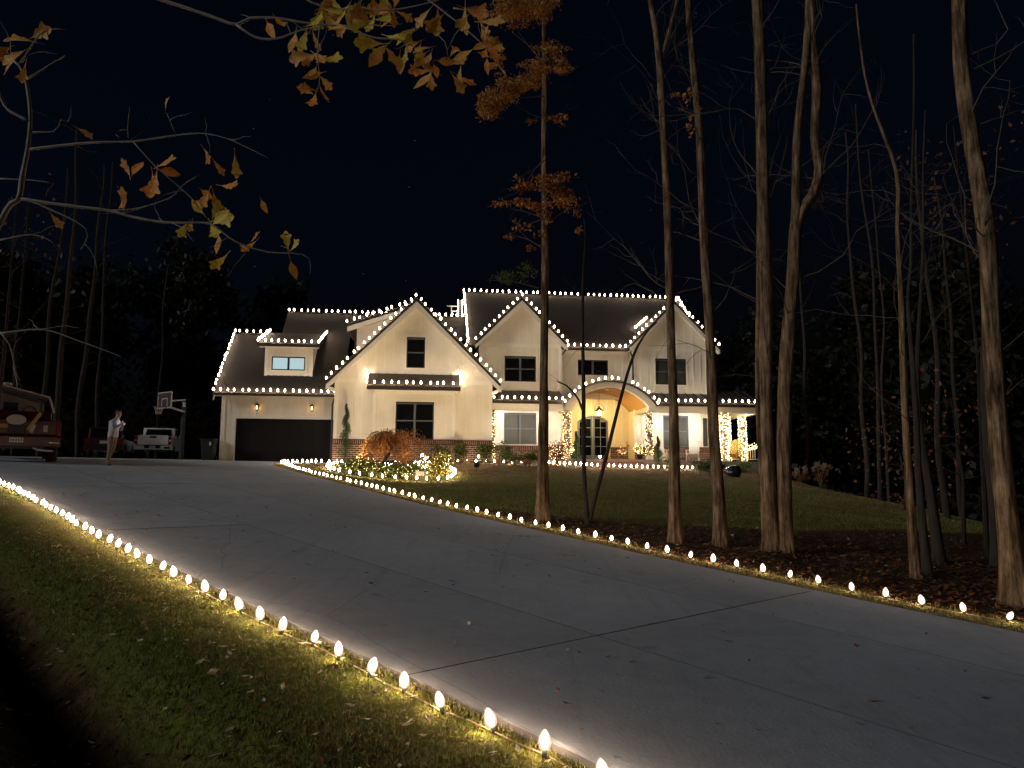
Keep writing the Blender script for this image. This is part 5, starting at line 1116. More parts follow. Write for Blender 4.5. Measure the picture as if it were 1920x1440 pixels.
# porch chairs
mat('chair_white', (.75, .70, .60), .5); mat('chair_yellow', (.55, .36, .05), .55)
def adirondack(u, v, rz, matn, label, sc=1.0):
    r = empty('porch_chair', hw(u, v, 2.275), TH+rz, label=label, cat='chair', group='porch chairs'); r.scale = (sc,)*3
    for k in range(6):
        y = -.30+k*.1; MB().obox((0, y, .38-.03*k), (.26, 0, 0), (0, .043, -.012), (0, .003, .010)).obj('seat_slat', matn, r)
    for k in range(6):
        x = -.225+k*.09; h = .36+.06*math.cos((k-2.5)*.6); MB().obox((x, .33+.1, .30+h), (.038, 0, 0), (0, h*.30, h*.95), (0, .010, -.004)).obj('back_slat', matn, r)
    for s in (-1, 1):
        MB().obox((s*.30, 0, .58), (.06, 0, 0), (0, .36, .0), (0, 0, .011)).obj('armrest', matn, r)
        MB().box(s*.30-.02, s*.30+.02, -.33, -.24, 0, .57).obj('leg', matn, r)
        MB().obox((s*.26, .1, .22), (.014, 0, 0), (0, .44, -.16), (0, .02, .055)).obj('leg', matn, r)
adirondack(12.95, 2.35, .5, 'chair_white', 'white slatted porch chair directly behind the right topiary'); adirondack(14.35, 2.3, -.5, 'chair_white', 'white slatted porch chair on the open right porch between trunks')
adirondack(16.45, 2.2, -.7, 'chair_yellow', 'yellow slatted chair between the lit columns at the porch end', 1.05)
# dark boulder
bm = bmesh.new(); bmesh.ops.create_icosphere(bm, subdivisions=3, radius=1)
for vv in bm.verts:
    n_ = math.sin(vv.co.x*3+1)*.08+math.sin(vv.co.y*4+vv.co.z*3)*.07; vv.co = Vector((vv.co.x*.40, vv.co.y*.32, vv.co.z*.27))*(1+n_)
me = bpy.data.meshes.new('boulder'); bm.to_mesh(me); bm.free(); mat('boulder_dark', (.02, .02, .024), .22, var=.3); me.materials.append(MATS['boulder_dark']); me.polygons.foreach_set('use_smooth', [True]*len(me.polygons))
b = gbase(1375, 893); inst('boulder', me, None, b+np.array([0, 0, .2]), label='smooth dark boulder in front of the right porch', cat='boulder')
# right-hand bed: dried hydrangeas, bare crape myrtle, grasses, small lamps
def hydrangea(px, py, H, W, label, seed, n=9):
    b = gbase(px, py); r = empty('hydrangea', b, label=label, cat='shrub'); rng = np.random.default_rng(seed); m = MB(); hp_ = []; fp = []
    for _ in range(n):
        a = rng.uniform(0, 6.28); d = np.array([math.cos(a)*W*rng.uniform(.2, 1), math.sin(a)*W*.6, H*rng.uniform(.65, 1)]); m.tube([(0, 0, -.05), d*.5+[0, 0, .06], d], [.012, .009, .006], 5)
        hp_.append(d+rng.normal(size=(70, 3))*.055); fp.append(d*.55+rng.normal(size=(40, 3))*.13)
    m.obj('stem', 'twig', r); foliage('bloom', np.concatenate(hp_), .025, 'dry_bloom', r, rng, .8)['kind'] = 'stuff'; foliage('foliage', np.concatenate(fp), .04, ['leaf_rust', 'leaf_dark'], r, rng)['kind'] = 'stuff'
hydrangea(1505, 912, .85, .45, 'dried hydrangea with brown heads, left one behind the lawn crest', 1); hydrangea(1538, 914, 1.15, .50, 'tall dried hydrangea with round brown heads behind the lawn crest', 2, 12); hydrangea(1562, 918, .7, .3, 'small pale dried hydrangea left of the bare myrtle', 3, 6)
b = gbase(1593, 922); r = empty('crape_myrtle', b, label='bare vase-shaped myrtle behind the lawn crest', cat='tree'); rng = np.random.default_rng(6); m = MB(); tm = MB()
for k in range(8):
    a = rng.uniform(0, 6.28); d = np.array([math.cos(a)*.5, math.sin(a)*.5, 2.0]); C = curve([np.array([math.cos(a)*.05, math.sin(a)*.05, -.05]), d*.35, d*.7+[math.cos(a)*.05, 0, 0], d], .15); m.tube(C, np.linspace(.028, .010, len(C)), 6)
    for _ in range(4): twig(tm, C[-1], np.array([math.cos(a)*.5, math.sin(a)*.5, 1.4])+rng.normal(size=3)*.35, rng.uniform(.7, 1.3), .007, rng, 1)
m.obj('trunk', 'bark', r, smooth=True); tm.obj('limb', 'twig', r)
def grass_clump(px, py, H, label, seed):
    b = gbase(px, py); r = empty('grass_clump', b, label=label, cat='plant'); rng = np.random.default_rng(seed); n = 260
    a = rng.uniform(0, 6.28, n); l = rng.uniform(.5, 1, n)*H; s = rng.uniform(.2, .9, n)
    p0 = np.c_[rng.normal(size=n)*.06, rng.normal(size=n)*.06, np.zeros(n)]; p2 = p0+np.c_[np.cos(a)*l*s, np.sin(a)*l*s, l*(1-.4*s)]; w = np.c_[-np.sin(a), np.cos(a), np.zeros(n)]*.008
    V = np.stack([p0-w, p0+w, p2], 1).reshape(-1, 3); bulk('blades', V, np.arange(3*n).reshape(n, 3), 'leaf_topiary', r)['kind'] = 'stuff'
grass_clump(1612, 926, .45, 'green grass clump right of the bare myrtle', 1); grass_clump(1640, 934, .35, 'small green grass clump between myrtle and white lamp', 2); grass_clump(1662, 938, .5, 'green grass clump beside the small white lamp', 3); grass_clump(1545, 917, .35, 'green grass clump under the dried hydrangeas', 4)
emit('teal_glow', (.05, .75, .9), 5.0); emit('cool_glow', (.75, .85, 1), 14.0)
def solar(px, py, glow, label):
    b = gbase(px, py); r = empty('path_light', b, label=label, cat='path light'); MB().tube([(0, 0, -.05), (0, 0, .16)], .008, 5).obj('stake', 'black_plastic', r)
    MB().lathe([(0, .15), (.03, .16), (.03, .21)], (0, 0, 0), 8).obj('lens', glow, r); MB().lathe([(.045, .21), (.04, .225), (0, .24)], (0, 0, 0), 8).obj('cap', 'black_plastic', r)
solar(1581, 921, 'teal_glow', 'tiny teal path light behind the lawn crest'); solar(1678, 940, 'cool_glow', 'tiny white path light at the right end of the lawn crest')
# rooftop bracket frame on the middle ridge
b = hw(2.15, 6.75, 10.42); r = empty('roof_frame', b, TH, label='small lit lattice frame standing on the middle ridge', cat='ornament')
m = MB()
for x in (.18, .42): m.box(x-.012, x+.012, -.012, .012, 0, 1.05)
for k in range(8): m.box(.17, .43, -.010, .010, .12*k+.1, .12*k+.115)
m.obj('lattice', 'trim_white', r); m = MB(); m.box(-.42, .17, -.02, .02, .60, .66); m.box(-.22, -.16, -.02, .02, .32, .60); m.box(-.16, .17, -.02, .02, .32, .38); m.obj('bracket', 'trim_white', r)
mini_lights('mini_bulbs', np.array([(x, 0, .06+.115*k) for x in (.18, .42) for k in range(9)]), .022, 'house_bulb_glow', r)
# ================================================================== VEHICLES (local: x right, y forward, z up, rear bumper at y=0)
mat('paint_white', (.80, .79, .76), .3, spec=.5); mat('paint_brown', (.045, .016, .010), .3, spec=.5); mat('paint_maroon', (.055, .006, .007), .3, spec=.5)
mat('tyre', (.012, .012, .012), .85); mat('chrome', (.6, .6, .6), .2, metal=1.0); mat('tail_red', (.18, .006, .008), .2, spec=.6); mat('plate', (.55, .55, .52), .5); mat('plate_ink', (.05, .06, .10), .6)
mat('sticker_pale', (.42, .40, .38), .5); mat('sticker_tan', (.40, .24, .08), .5); mat('canopy_pale', (.42, .36, .32), .6); mat('seat_dark', (.015, .016, .02), .7)
def side(mb, pts, x0, x1, mi=0):                    # polygon in (y,z) extruded along x
    n = len(pts); vs = [(x0, y, z) for y, z in pts]+[(x1, y, z) for y, z in pts]
    return mb._add(vs, [tuple(range(n-1, -1, -1)), tuple(range(n, 2*n))]+[(i, (i+1) % n, n+(i+1) % n, n+i) for i in range(n)], mi)
def wheel(parent, x, y, R=.38, w=.26):
    m = MB(); prof = [(R*.62, -w/2), (R*.92, -w/2), (R, -w*.35), (R, w*.35), (R*.92, w/2), (R*.62, w/2)]
    n = 20; vs = [(x+z, y+r*math.cos(2*math.pi*k/n), R+r*math.sin(2*math.pi*k/n)) for r, z in prof for k in range(n)]
    m._add(vs, [(i*n+k, i*n+(k+1) % n, (i+1)*n+(k+1) % n, (i+1)*n+k) for i in range(5) for k in range(n)]); wh = m.obj('wheel', 'tyre', parent, smooth=True)
    m = MB(); s = 1 if x > 0 else -1; xo = x+s*w*.38
    for k in range(6):
        a = math.pi/3*k; m.obox((xo, y+R*.33*math.cos(a), R+R*.33*math.sin(a)), (.02, 0, 0), (0, R*.3*math.cos(a), R*.3*math.sin(a)), (0, -.035*math.sin(a), .035*math.cos(a)))
    vs = [(x+s*w*.3, y+R*.64*math.cos(2*math.pi*k/n), R+R*.64*math.sin(2*math.pi*k/n)) for k in range(n)]; m._add(vs, [tuple(range(n))]); m.obj('rim', 'chrome', wh)
def fender_side(y0, y1, zb, zt, wys, R):            # lower body side profile with wheel arches
    p = [(y0, zb)]
    for wy in wys: p += [(wy+R*math.cos(t), max(zb, .38+R*math.sin(t))) for t in np.linspace(math.pi, 0, 9)]
    return p+[(y1, zb), (y1, zt*.93), (y1-.08, zt), (y0, zt)]
def place(px, Z, rz, name, label, cat='pickup truck'):
    g = at(px, 870, Z); z = float(drive_h(ac(g[0], g[1])[0])); return empty(name, (g[0], g[1], z), math.radians(rz), label=label, cat=cat)
# white pickup
r = place(284, 42.5, 17, 'pickup_truck', 'white pickup truck seen from behind beside the basketball pole')
W = .98
for s in (-1, 1): m = MB(); side(m, fender_side(.05, 5.6, .52, 1.32, (1.25, 4.75), .48), s*W, s*(W-.07)); m.obj('body_side', 'paint_white', r, fix=True)
m = MB(); m.box(-W+.08, W-.08, .12, 5.5, .55, .80); m.obj('floor_pan', 'black_plastic', r)
m = MB(); side(m, [(3.75, 1.0), (5.62, .6), (5.62, 1.18), (5.3, 1.26), (3.75, 1.34)], -W+.08, W-.08); m.obj('hood', 'paint_white', r, bevel=.03)
tg = MB().box(-.80, .80, .02, .10, .80, 1.33).obj('tailgate', 'paint_white', r, bevel=.015)
MB().box(-.17, .17, .005, .022, 1.19, 1.30).obj('handle', 'black_plastic', tg); MB().box(-.78, .78, .008, .03, 1.33, 1.355).obj('spoiler', 'paint_white', tg)
for s in (-1, 1):
    t = MB(); t.box(s*.80 if s > 0 else -.97, .97 if s > 0 else -.80, .0, .14, .84, 1.28); t.obj('tail_light', 'tail_red', r, bevel=.012)
    MB().box(s*.90-.06, s*.90+.06, -.01, .1, 1.0, 1.09).obj('reverse_lamp', 'plate', r)
bp = MB().box(-.97, .97, -.12, .06, .52, .76).obj('bumper', 'paint_white', r, bevel=.03)
MB().box(-.42, .42, -.13, -.10, .60, .77).obj('bumper_step', 'black_plastic', bp); MB().box(.62, .93, -.13, -.10, .58, .70).obj('corner_step', 'black_plastic', bp); MB().box(-.16, .16, -.15, -.13, .60, .74).obj('licence_plate', 'plate', bp)
MB().lathe([(0, -.03), (.03, 0), (0, .03)], (0, -.22, .55), 8).obj('tow_ball', 'chrome', bp)
cab = MB(); side(cab, [(1.95, 1.3), (3.95, 1.3), (3.30, 1.86), (2.95, 1.90), (2.15, 1.88)], -.86, .86); cabo = cab.obj('cab', 'paint_white', r, bevel=.04)
MB()._add([(-.74, 1.955, 1.38), (.74, 1.955, 1.38), (.66, 2.10, 1.80), (-.66, 2.10, 1.80)], [(0, 1, 2, 3)]).obj('rear_window', 'glass_dark', cabo)
for s in (-1, 1):
    MB()._add([(s*.875, 2.20, 1.36), (s*.875, 2.95, 1.36), (s*.872, 2.90, 1.80), (s*.872, 2.28, 1.80)], [(0, 1, 2, 3)]).obj('side_window', 'glass_dark', cabo); MB()._add([(s*.875, 3.0, 1.36), (s*.875, 3.75, 1.36), (s*.872, 3.25, 1.80), (s*.872, 2.97, 1.80)], [(0, 1, 2, 3)]).obj('side_window', 'glass_dark', cabo)
    MB().box(s*1.02-.10, s*1.02+.10, 3.55, 3.62, 1.34, 1.52).obj('mirror', 'paint_white', r, bevel=.02)
MB().box(-.45, .45, 2.30, 2.75, 1.90, 1.97).obj('roof_box', 'black_plastic', cabo, bevel=.02)
for x in (-.84, .84):
    for y in (1.25, 4.75): wheel(r, x, y, .39, .27)
# brown SUV
r = place(192, 40.5, 20, 'parked_suv', 'dark brown sport utility vehicle behind the standing person', 'car')
W = .95; body = MB(); side(body, fender_side(0.0, 4.7, .42, 1.05, (1.0, 3.8), .44), -W, W); bo = body.obj('body', 'paint_brown', r, fix=True)
cab = MB(); q = [(.08, 1.04), (3.45, 1.04), (2.75, 1.66), (2.3, 1.72), (.75, 1.72), (.35, 1.66)]; side(cab, q, -.80, .80); co = cab.obj('cabin', 'paint_brown', r, bevel=.05)
MB()._add([(-.68, .09, 1.12), (.68, .09, 1.12), (.62, .30, 1.60), (-.62, .30, 1.60)], [(0, 1, 2, 3)]).obj('rear_window', 'glass_dark', co)
for s in (-1, 1):
    MB()._add([(s*.815, .6, 1.10), (s*.815, 1.6, 1.10), (s*.81, 1.55, 1.62), (s*.81, .75, 1.62)], [(0, 1, 2, 3)]).obj('side_window', 'glass_dark', co); MB()._add([(s*.815, 1.7, 1.10), (s*.815, 3.2, 1.10), (s*.81, 2.65, 1.62), (s*.81, 1.65, 1.62)], [(0, 1, 2, 3)]).obj('side_window', 'glass_dark', co)
    MB().box(s*.82-.12, s*.82+.12, -.03, .1, .78, 1.04).obj('tail_light', 'tail_red', r, bevel=.01); MB().box(s*1.0-.09, s*1.0+.09, 2.85, 2.92, 1.08, 1.22).obj('mirror', 'paint_brown', r, bevel=.015)
bp = MB().box(-.95, .95, -.10, .06, .42, .68).obj('bumper', 'paint_brown', r, bevel=.03); MB().box(-.20, .16, -.035, -.0, .78, .94).obj('licence_plate', 'plate', r)
for x in (-.80, .80):
    for y in (1.0, 3.8): wheel(r, x, y, .36, .24)
# maroon truck with pale sloping canopy at the left edge
r = place(36, 22.0, 34, 'maroon_truck', 'maroon truck with pale sloping canopy, stickers and licence plate at left edge')
W = 1.0
for s in (-1, 1): m = MB(); side(m, fender_side(.05, 4.8, .55, 1.28, (1.1, 3.9), .50), s*W, s*(W-.08)); m.obj('body_side', 'paint_maroon', r, fix=True)
MB().box(-W+.09, W-.09, .1, 4.7, .55, .85).obj('floor_pan', 'black_plastic', r)
tg = MB().box(-.88, .88, .0, .09, .84, 1.27).obj('tailgate', 'paint_maroon', r, bevel=.02)
bd = MB(); side(bd, [(.3, 1.28), (4.5, 1.28), (4.3, 1.56), (.34, 1.56)], -.90, .74); bd.obj('upper_body', 'paint_maroon', r, bevel=.05)
n = 18; m = MB(); m._add([(-.16+.25*math.cos(2*math.pi*k/n), -.006, 1.27+.155*math.sin(2*math.pi*k/n)) for k in range(n)]+[(-.16+.25*math.cos(2*math.pi*k/n), .30, 1.27+.155*math.sin(2*math.pi*k/n)) for k in range(n)], [tuple(range(n))]+[(k, (k+1) % n, n+(k+1) % n, n+k) for k in range(n)]); m.obj('oval_cover', 'sticker_pale', r)
MB().box(-.36, .10, -.02, .012, .84, 1.13).obj('storage_box', 'black_plastic', r, bevel=.02)
for (x0, z0, x1, z1, w_, mm) in ((.14, .98, .44, 1.50, .045, 'sticker_tan'), (.22, .90, .30, 1.14, .04, 'sticker_pale')): MB().obox(((x0+x1)/2, -.03, (z0+z1)/2), ((x1-x0)/2, 0, (z1-z0)/2), (w_, 0, -w_*.45), (0, .008, 0)).obj('paddle', mm, r)
MB().box(.53, .64, -.015, .0, .93, 1.13).obj('sticker', 'sticker_pale', tg); MB().box(-1.0, -.35, -.018, .0, 1.02, 1.14).obj('reflector_panel', 'sticker_tan', tg)
for s in (-1, 1): MB().box(s*.93-.06, s*.93+.06, -.02, .12, .82, 1.24).obj('tail_light', 'tail_red', r, bevel=.012)
bp = MB().box(-1.0, 1.0, -.12, .05, .48, .80).obj('bumper', 'paint_maroon', r, bevel=.03)
pl = MB().box(-.30, .05, -.14, -.12, .60, .74).obj('licence_plate', 'plate', bp)
for k in range(5): MB().box(-.27+k*.062, -.235+k*.062, -.146, -.14, .64, .70).obj('plate_character', 'plate_ink', pl)
MB().tube([(.30, -.02, .45), (.42, -.02, .40), (.82, -.02, .36)], [.03, .04, .03], 6).obj('tail_pipe', 'sticker_pale', r)
MB().box(.70, .98, -.16, -.12, .60, .63).obj('bumper_trim', 'chrome', bp); MB().box(-.95, -.62, -.14, -.12, .62, .66).obj('bumper_trim', 'chrome', bp)
# canopy: pale roof sheet that falls towards the right, on dark bars
cn = MB().plate([(-1.10, .2, 2.46), (.62, .2, 2.03), (.62, 3.4, 2.10), (-1.10, 3.4, 2.54)], (0, 0, 1), .05).obj('canopy', 'canopy_pale', r, fix=True)
MB().plate([(-1.10, .19, 2.34), (.58, .19, 1.93), (.58, .23, 1.85), (-1.10, .23, 2.26)], (0, -1, 0), .02).obj('canopy_bar', 'black_plastic', cn, fix=True)
MB().plate([(-1.05, 3.3, 1.56), (.62, 3.3, 1.56), (.60, 3.3, 2.02), (-1.05, 3.3, 2.44)], (0, 1, 0), .03).obj('rear_panel', 'canopy_pale', cn, fix=True)
MB().tube([(.62, .22, 2.02), (.70, .22, 1.80), (.78, .22, 1.52)], .035, 6).obj('canopy_post', 'canopy_pale', cn); MB().tube([(.44, .24, 1.95), (.44, .24, 1.56)], .04, 6).obj('canopy_post', 'black_plastic', cn)
MB().tube([(.17+.17*math.cos(t), 1.2, 1.60+.17*math.sin(t)) for t in np.linspace(0, 2*math.pi, 22)], .018, 6, False).obj('steering_wheel', 'black_plastic', r)
MB().box(-.55, -.12, .9, 1.1, 1.55, 1.86).obj('seat', 'seat_dark', r, bevel=.04)
MB().tube([(-.20, .6, 2.26), (-.24, .6, 2.5), (-.36, .6, 2.9)], [.012, .012, .008], 6).obj('antenna', 'canopy_pale', r); MB().tube([(-.24, .6, 2.45), (-.10, .6, 2.34), (-.14, .6, 2.22)], .010, 6).obj('antenna_brace', 'canopy_pale', r)
MB().lathe([(.12, 0), (.12, .05), (.10, .07)], (-.45, .5, 2.33), 12).obj('roof_cap', 'canopy_pale', cn)
for x in (-.84, .84):
    for y in (1.1, 3.9): wheel(r, x, y, .41, .28)
# basketball hoop
mat('backboard_clear', (.10, .06, .055), .2, spec=.5); mat('hoop_grey', (.50, .47, .45), .5); mat('rim_orange', (.35, .09, .04), .5); mat('net_cord', (.45, .36, .28), .8)
g = at(339, 866, 39); g[2] = float(drive_h(ac(g[0], g[1])[0])); r = empty('basketball_hoop', g, math.radians(-38), label='basketball hoop with clear backboard on a dark pole', cat='basketball hoop')
MB().box(-.09, .09, -.09, .09, 0, 2.75).obj('pole', 'black_plastic', r, bevel=.01); MB().box(-.3, .3, -.3, .3, -.02, .03).obj('base_plate', 'black_plastic', r)
bb = MB().box(-.68, .68, -1.05, -1.03, 2.62, 3.42).obj('backboard', 'backboard_clear', r)
f = MB()
for a, b, c, d in ((-.70, .70, 2.60, 2.65), (-.70, .70, 3.40, 3.45), (-.70, -.65, 2.65, 3.40), (.65, .70, 2.65, 3.40)): f.box(a, b, -1.07, -1.02, c, d)
f.obj('frame', 'hoop_grey', bb); f = MB()
for a, b, c, d in ((-.30, .30, 3.08, 3.13), (-.30, -.25, 2.70, 3.08), (.25, .30, 2.70, 3.08)): f.box(a, b, -1.065, -1.052, c, d)
f.obj('target_square', 'hoop_grey', bb)
for x in (-.08, .08): MB().obox((x, -.50, 3.05), (.025, 0, 0), (0, .53, .08), (0, -.006, .035)).obj('arm', 'hoop_grey', r); MB().obox((x, -.50, 2.62), (.025, 0, 0), (0, .53, -.13), (0, .006, .035)).obj('arm', 'hoop_grey', r)
MB().box(-.05, .05, -.10, .05, 2.45, 3.02).obj('mount', 'hoop_grey', r)
MB().tube([(.23*math.cos(t), -1.34+.23*math.sin(t), 2.66) for t in np.linspace(0, 2*math.pi, 25)], .016, 6, False).obj('rim', 'rim_orange', r)
m = MB()
for k in range(12):
    a, b = 2*math.pi*k/12, 2*math.pi*(k+1)/12
    for s in (a, b): m.tube([(.23*math.cos(a if s == a else b), -1.34+.23*math.sin(a if s == a else b), 2.65), (.17*math.cos((a+b)/2), -1.34+.17*math.sin((a+b)/2), 2.48), (.13*math.cos(a if s == b else b), -1.34+.13*math.sin(a if s == b else b), 2.28)], .008, 4, False)
m.obj('net', 'net_cord', r)
# wheelie bin by the garage
r = empty('wheelie_bin', hw(-9.52, 1.75, 2.13), TH, label='black wheelie bin at the left corner of the garage', cat='bin')
m = MB(); m._add([(-.24, -.26, .08), (.24, -.26, .08), (.24, .26, .08), (-.24, .26, .08), (-.30, -.34, .95), (.30, -.34, .95), (.30, .34, .95), (-.30, .34, .95)], [(0,3,2,1),(4,5,6,7),(0,1,5,4),(1,2,6,5),(2,3,7,6),(3,0,4,7)]); m.obj('body', 'black_plastic', r, bevel=.02)
MB().box(-.33, .33, -.38, .36, .96, 1.02).obj('lid', 'black_plastic', r, bevel=.02); MB().box(.10, .18, -.345, -.325, .70, .86).obj('tag', 'plate', r)
for s in (-1, 1): MB().lathe([(.11, -.03), (.11, .03)], (0, 0, 0), 12).obj('wheel', 'tyre', r, loc=(s*.27, .28, .11)).rotation_euler = (0, math.pi/2, 0)
# ================================================================== PERSON
mat('shirt', (.36, .36, .39), .85, var=.08, scale=12); mat('trousers', (.17, .125, .085), .9, var=.15, scale=10); mat('skin_tone', (.42, .24, .16), .5); mat('shoe', (.04, .02, .015), .6); mat('hair', (.012, .009, .007), .6)
pp = dp(203, 875)
person = empty('person', pp, label='person in grey long-sleeved shirt and brown trousers looking down at a phone', cat='person')
J = {'pel': ((.07, 0, .93), (.155, .125)), 'wai': ((.08, 0, 1.07), (.165, .14)), 'che': ((.10, 0, 1.26), (.185, .155)), 'col': ((.13, 0, 1.38), (.11, .10)), 'nec': ((.165, 0, 1.45), (.055, .055)), 'hd0': ((.20, 0, 1.525), (.072, .068)), 'hd1': ((.215, 0, 1.60), (.092, .082)), 'hd2': ((.21, 0, 1.68), (.07, .062)),
     'rsh': ((.12, -.17, 1.36), (.075, .07)), 'rel': ((.19, -.22, 1.09), (.055, .052)), 'rwr': ((.30, -.11, 1.24), (.036, .032)), 'rha': ((.34, -.055, 1.29), (.04, .025)), 'lsh': ((.12, .17, 1.36), (.075, .07)), 'lel': ((.19, .22, 1.09), (.055, .052)), 'lwr': ((.30, .11, 1.24), (.036, .032)), 'lha': ((.34, .055, 1.29), (.04, .025)),
     'rhi': ((.07, -.095, .86), (.11, .10)), 'rkn': ((.07, -.10, .48), (.072, .07)), 'ran': ((.015, -.10, .10), (.05, .055)), 'rto': ((.15, -.11, .045), (.045, .035)), 'lhi': ((.06, .095, .86), (.11, .10)), 'lkn': ((.03, .10, .48), (.072, .07)), 'lan': ((-.14, .10, .12), (.05, .055)), 'lto': ((-.01, .11, .05), (.045, .035))}
E_ = [('pel', 'wai'), ('wai', 'che'), ('che', 'col'), ('col', 'nec'), ('nec', 'hd0'), ('hd0', 'hd1'), ('hd1', 'hd2'), ('col', 'rsh'), ('rsh', 'rel'), ('rel', 'rwr'), ('rwr', 'rha'), ('col', 'lsh'), ('lsh', 'lel'), ('lel', 'lwr'), ('lwr', 'lha'), ('pel', 'rhi'), ('rhi', 'rkn'), ('rkn', 'ran'), ('ran', 'rto'), ('pel', 'lhi'), ('lhi', 'lkn'), ('lkn', 'lan'), ('lan', 'lto')]
ks = list(J); me = bpy.data.meshes.new('body'); me.from_pydata([J[k][0] for k in ks], [(ks.index(a), ks.index(b)) for a, b in E_], [])
tmp = bpy.data.objects.new('tmp', me); COL.objects.link(tmp); tmp.modifiers.new('Skin', 'SKIN')
for i, k in enumerate(ks): sv = me.skin_vertices[0].data[i]; sv.radius = J[k][1]; sv.use_root = (k == 'pel')
md = tmp.modifiers.new('Sub', 'SUBSURF'); md.levels = 2; md.render_levels = 2
dg = bpy.context.evaluated_depsgraph_get(); bme = bpy.data.meshes.new_from_object(tmp.evaluated_get(dg)); bpy.data.objects.remove(tmp)
bm = bmesh.new(); bm.from_mesh(bme)
for f in bm.faces:                                  # cloth regions
    c = f.calc_center_median(); f.smooth = True
    f.material_index = 2 if (c.z > 1.455 or (c.x > .318 and c.z < 1.4)) else (0 if c.z > .89 else (1 if c.z > .085 else 3))
for vv in bm.verts:                                 # face: brow, nose, chin
    c = vv.co
    if c.z > 1.5 and c.x > .27: c.x += .022*math.exp(-((c.z-1.585)/.022)**2-(c.y/.018)**2)-.008*math.exp(-((c.z-1.615)/.015)**2)
fm = MB()
for s in (-1, 1):                                   # five fingers a hand, curled round the phone
    for k in range(4): y = s*(.052-.004*k); fm.tube([(.355, y, 1.315-.022*k), (.392, s*.040, 1.322-.022*k), (.402, s*.012, 1.325-.022*k)], [.0095, .0085, .006], 6)
    fm.tube([(.345, s*.045, 1.315), (.368, s*.030, 1.345), (.372, s*.012, 1.352)], [.011, .009, .006], 6)
n0 = len(bm.verts); vs = [bm.verts.new(v) for v in fm.v]
for f in fm.f:
    q = bm.faces.new([vs[i] for i in f]); q.material_index = 2; q.smooth = True
bme.materials.clear()
for q in ('shirt', 'trousers', 'skin_tone', 'shoe'): bme.materials.append(MATS[q])
bm.to_mesh(bme); bm.free(); bme.name = 'body'; inst('body', bme, person)
bm = bmesh.new(); bmesh.ops.create_icosphere(bm, subdivisions=3, radius=1)
for vv in bm.verts:
    c = vv.co; x = c.x*.098-.012; z = c.z*.098
    if z < -.01+ .06*(c.x+.3): z = -.01+.06*(c.x+.3) if c.x > -.35 else max(z, -.06)
    vv.co = Vector((.207+x, c.y*.086, 1.635+z+random.uniform(-.004, .004)))
hm = bpy.data.meshes.new('hair'); bm.to_mesh(hm); bm.free(); hm.materials.append(MATS['hair']); hm.polygons.foreach_set('use_smooth', [True]*len(hm.polygons)); inst('hair', hm, person)
for s in (-1, 1): MB().lathe([(0, -.028), (.014, -.018), (.018, .008), (.010, .028), (0, .032)], (.195, s*.083, 1.59), 8).obj('ear', 'skin_tone', person, smooth=True); MB().lathe([(0, -.008), (.009, 0), (0, .008)], (.292, s*.032, 1.612), 8).obj('eye', 'hair', person)
MB().box(.288, .300, -.022, .022, 1.545, 1.552).obj('mouth', 'rim_orange', person)
emit('screen_glow', (.85, .9, 1), 9.0)
r = empty('phone', (pp[0]+.382, pp[1], pp[2]+1.335), label='lit phone held up in both hands by the standing person', cat='phone'); r.rotation_euler = (0, math.radians(-40), 0)
MB().box(-.004, .004, -.037, .037, -.075, .075).obj('case', 'black_plastic', r, bevel=.002); MB()._add([(-.0055, -.034, -.070), (-.0055, .034, -.070), (-.0055, .034, .070), (-.0055, -.034, .070)], [(0, 3, 2, 1)]).obj('screen', 'screen_glow', r)
# ================================================================== GRASS AND FALLEN LEAVES
rng = np.random.default_rng(17)
def blades(name, P, H, W, mats, mix, lab):
    n = len(P); a = rng.uniform(0, 6.28, n); h = H*rng.uniform(.45, 1.25, n); le_ = rng.uniform(.1, .9, n)*h
    b = rng.uniform(0, 6.28, n); d = np.c_[np.cos(b), np.sin(b), np.zeros(n)]; w = np.c_[np.cos(a), np.sin(a), np.zeros(n)]*(W*rng.uniform(.6, 1.3, n))[:, None]
    m_ = P+d*(le_*.35)[:, None]+[0, 0, 1]*(h*.6)[:, None]; t = P+d*le_[:, None]+[0, 0, 1]*h[:, None]*rng.uniform(.75, 1, n)[:, None]
    V = np.stack([P-w, P+w, m_+w*.7, t, m_-w*.7], 1).reshape(-1, 3); I = np.arange(5*n).reshape(n, 5); return bulk(name, V, I, mats, None, (rng.random(n) < mix).astype(int), kind='stuff', label=lab, cat='grass')
def scatter_ac(n, a0, a1, c0, c1, pw=1.0):
    a = a0+(a1-a0)*rng.random(n)**pw; c = rng.uniform(c0, c1, n); x, y = xy(a, c); return np.c_[x, y]
Q = np.concatenate([scatter_ac(210000, .5, 13, -1.2, 2.99, 1.5), scatter_ac(40000, 10, 23, -2, 2.85, 1)])
keep = ((lawn_weight(Q)+.35*vnoise(Q, 2.2, 6)) > rng.uniform(.05, .9, len(Q))) & ~inside(Q, OUTLINE); Q = Q[keep]
blades('grass', np.c_[Q, ground_z(Q, False)-.004], .036, .0024, ['grass_blade', 'grass_dry'], .22, 'short green grass on the left verge of the driveway')
C1 = curve(RIGHT_EDGE, .02); i = rng.integers(0, len(C1), 46000); t = np.gradient(C1, axis=0); t /= np.linalg.norm(t, axis=1)[:, None]; nrm = np.c_[t[:, 1], -t[:, 0]]
off = np.abs(rng.normal(size=len(i)))*.30-.015; Q = C1[i]+nrm[i]*off[:, None]+rng.normal(size=(len(i), 2))*.01; ok = (ac(Q[:, 0], Q[:, 1])[0] > -1); Q = Q[ok]
blades('grass', np.c_[Q, ground_z(Q, False)-.005], .05, .003, ['grass_blade', 'grass_dry'], .8, 'strip of dry grass along the right edge of the driveway')
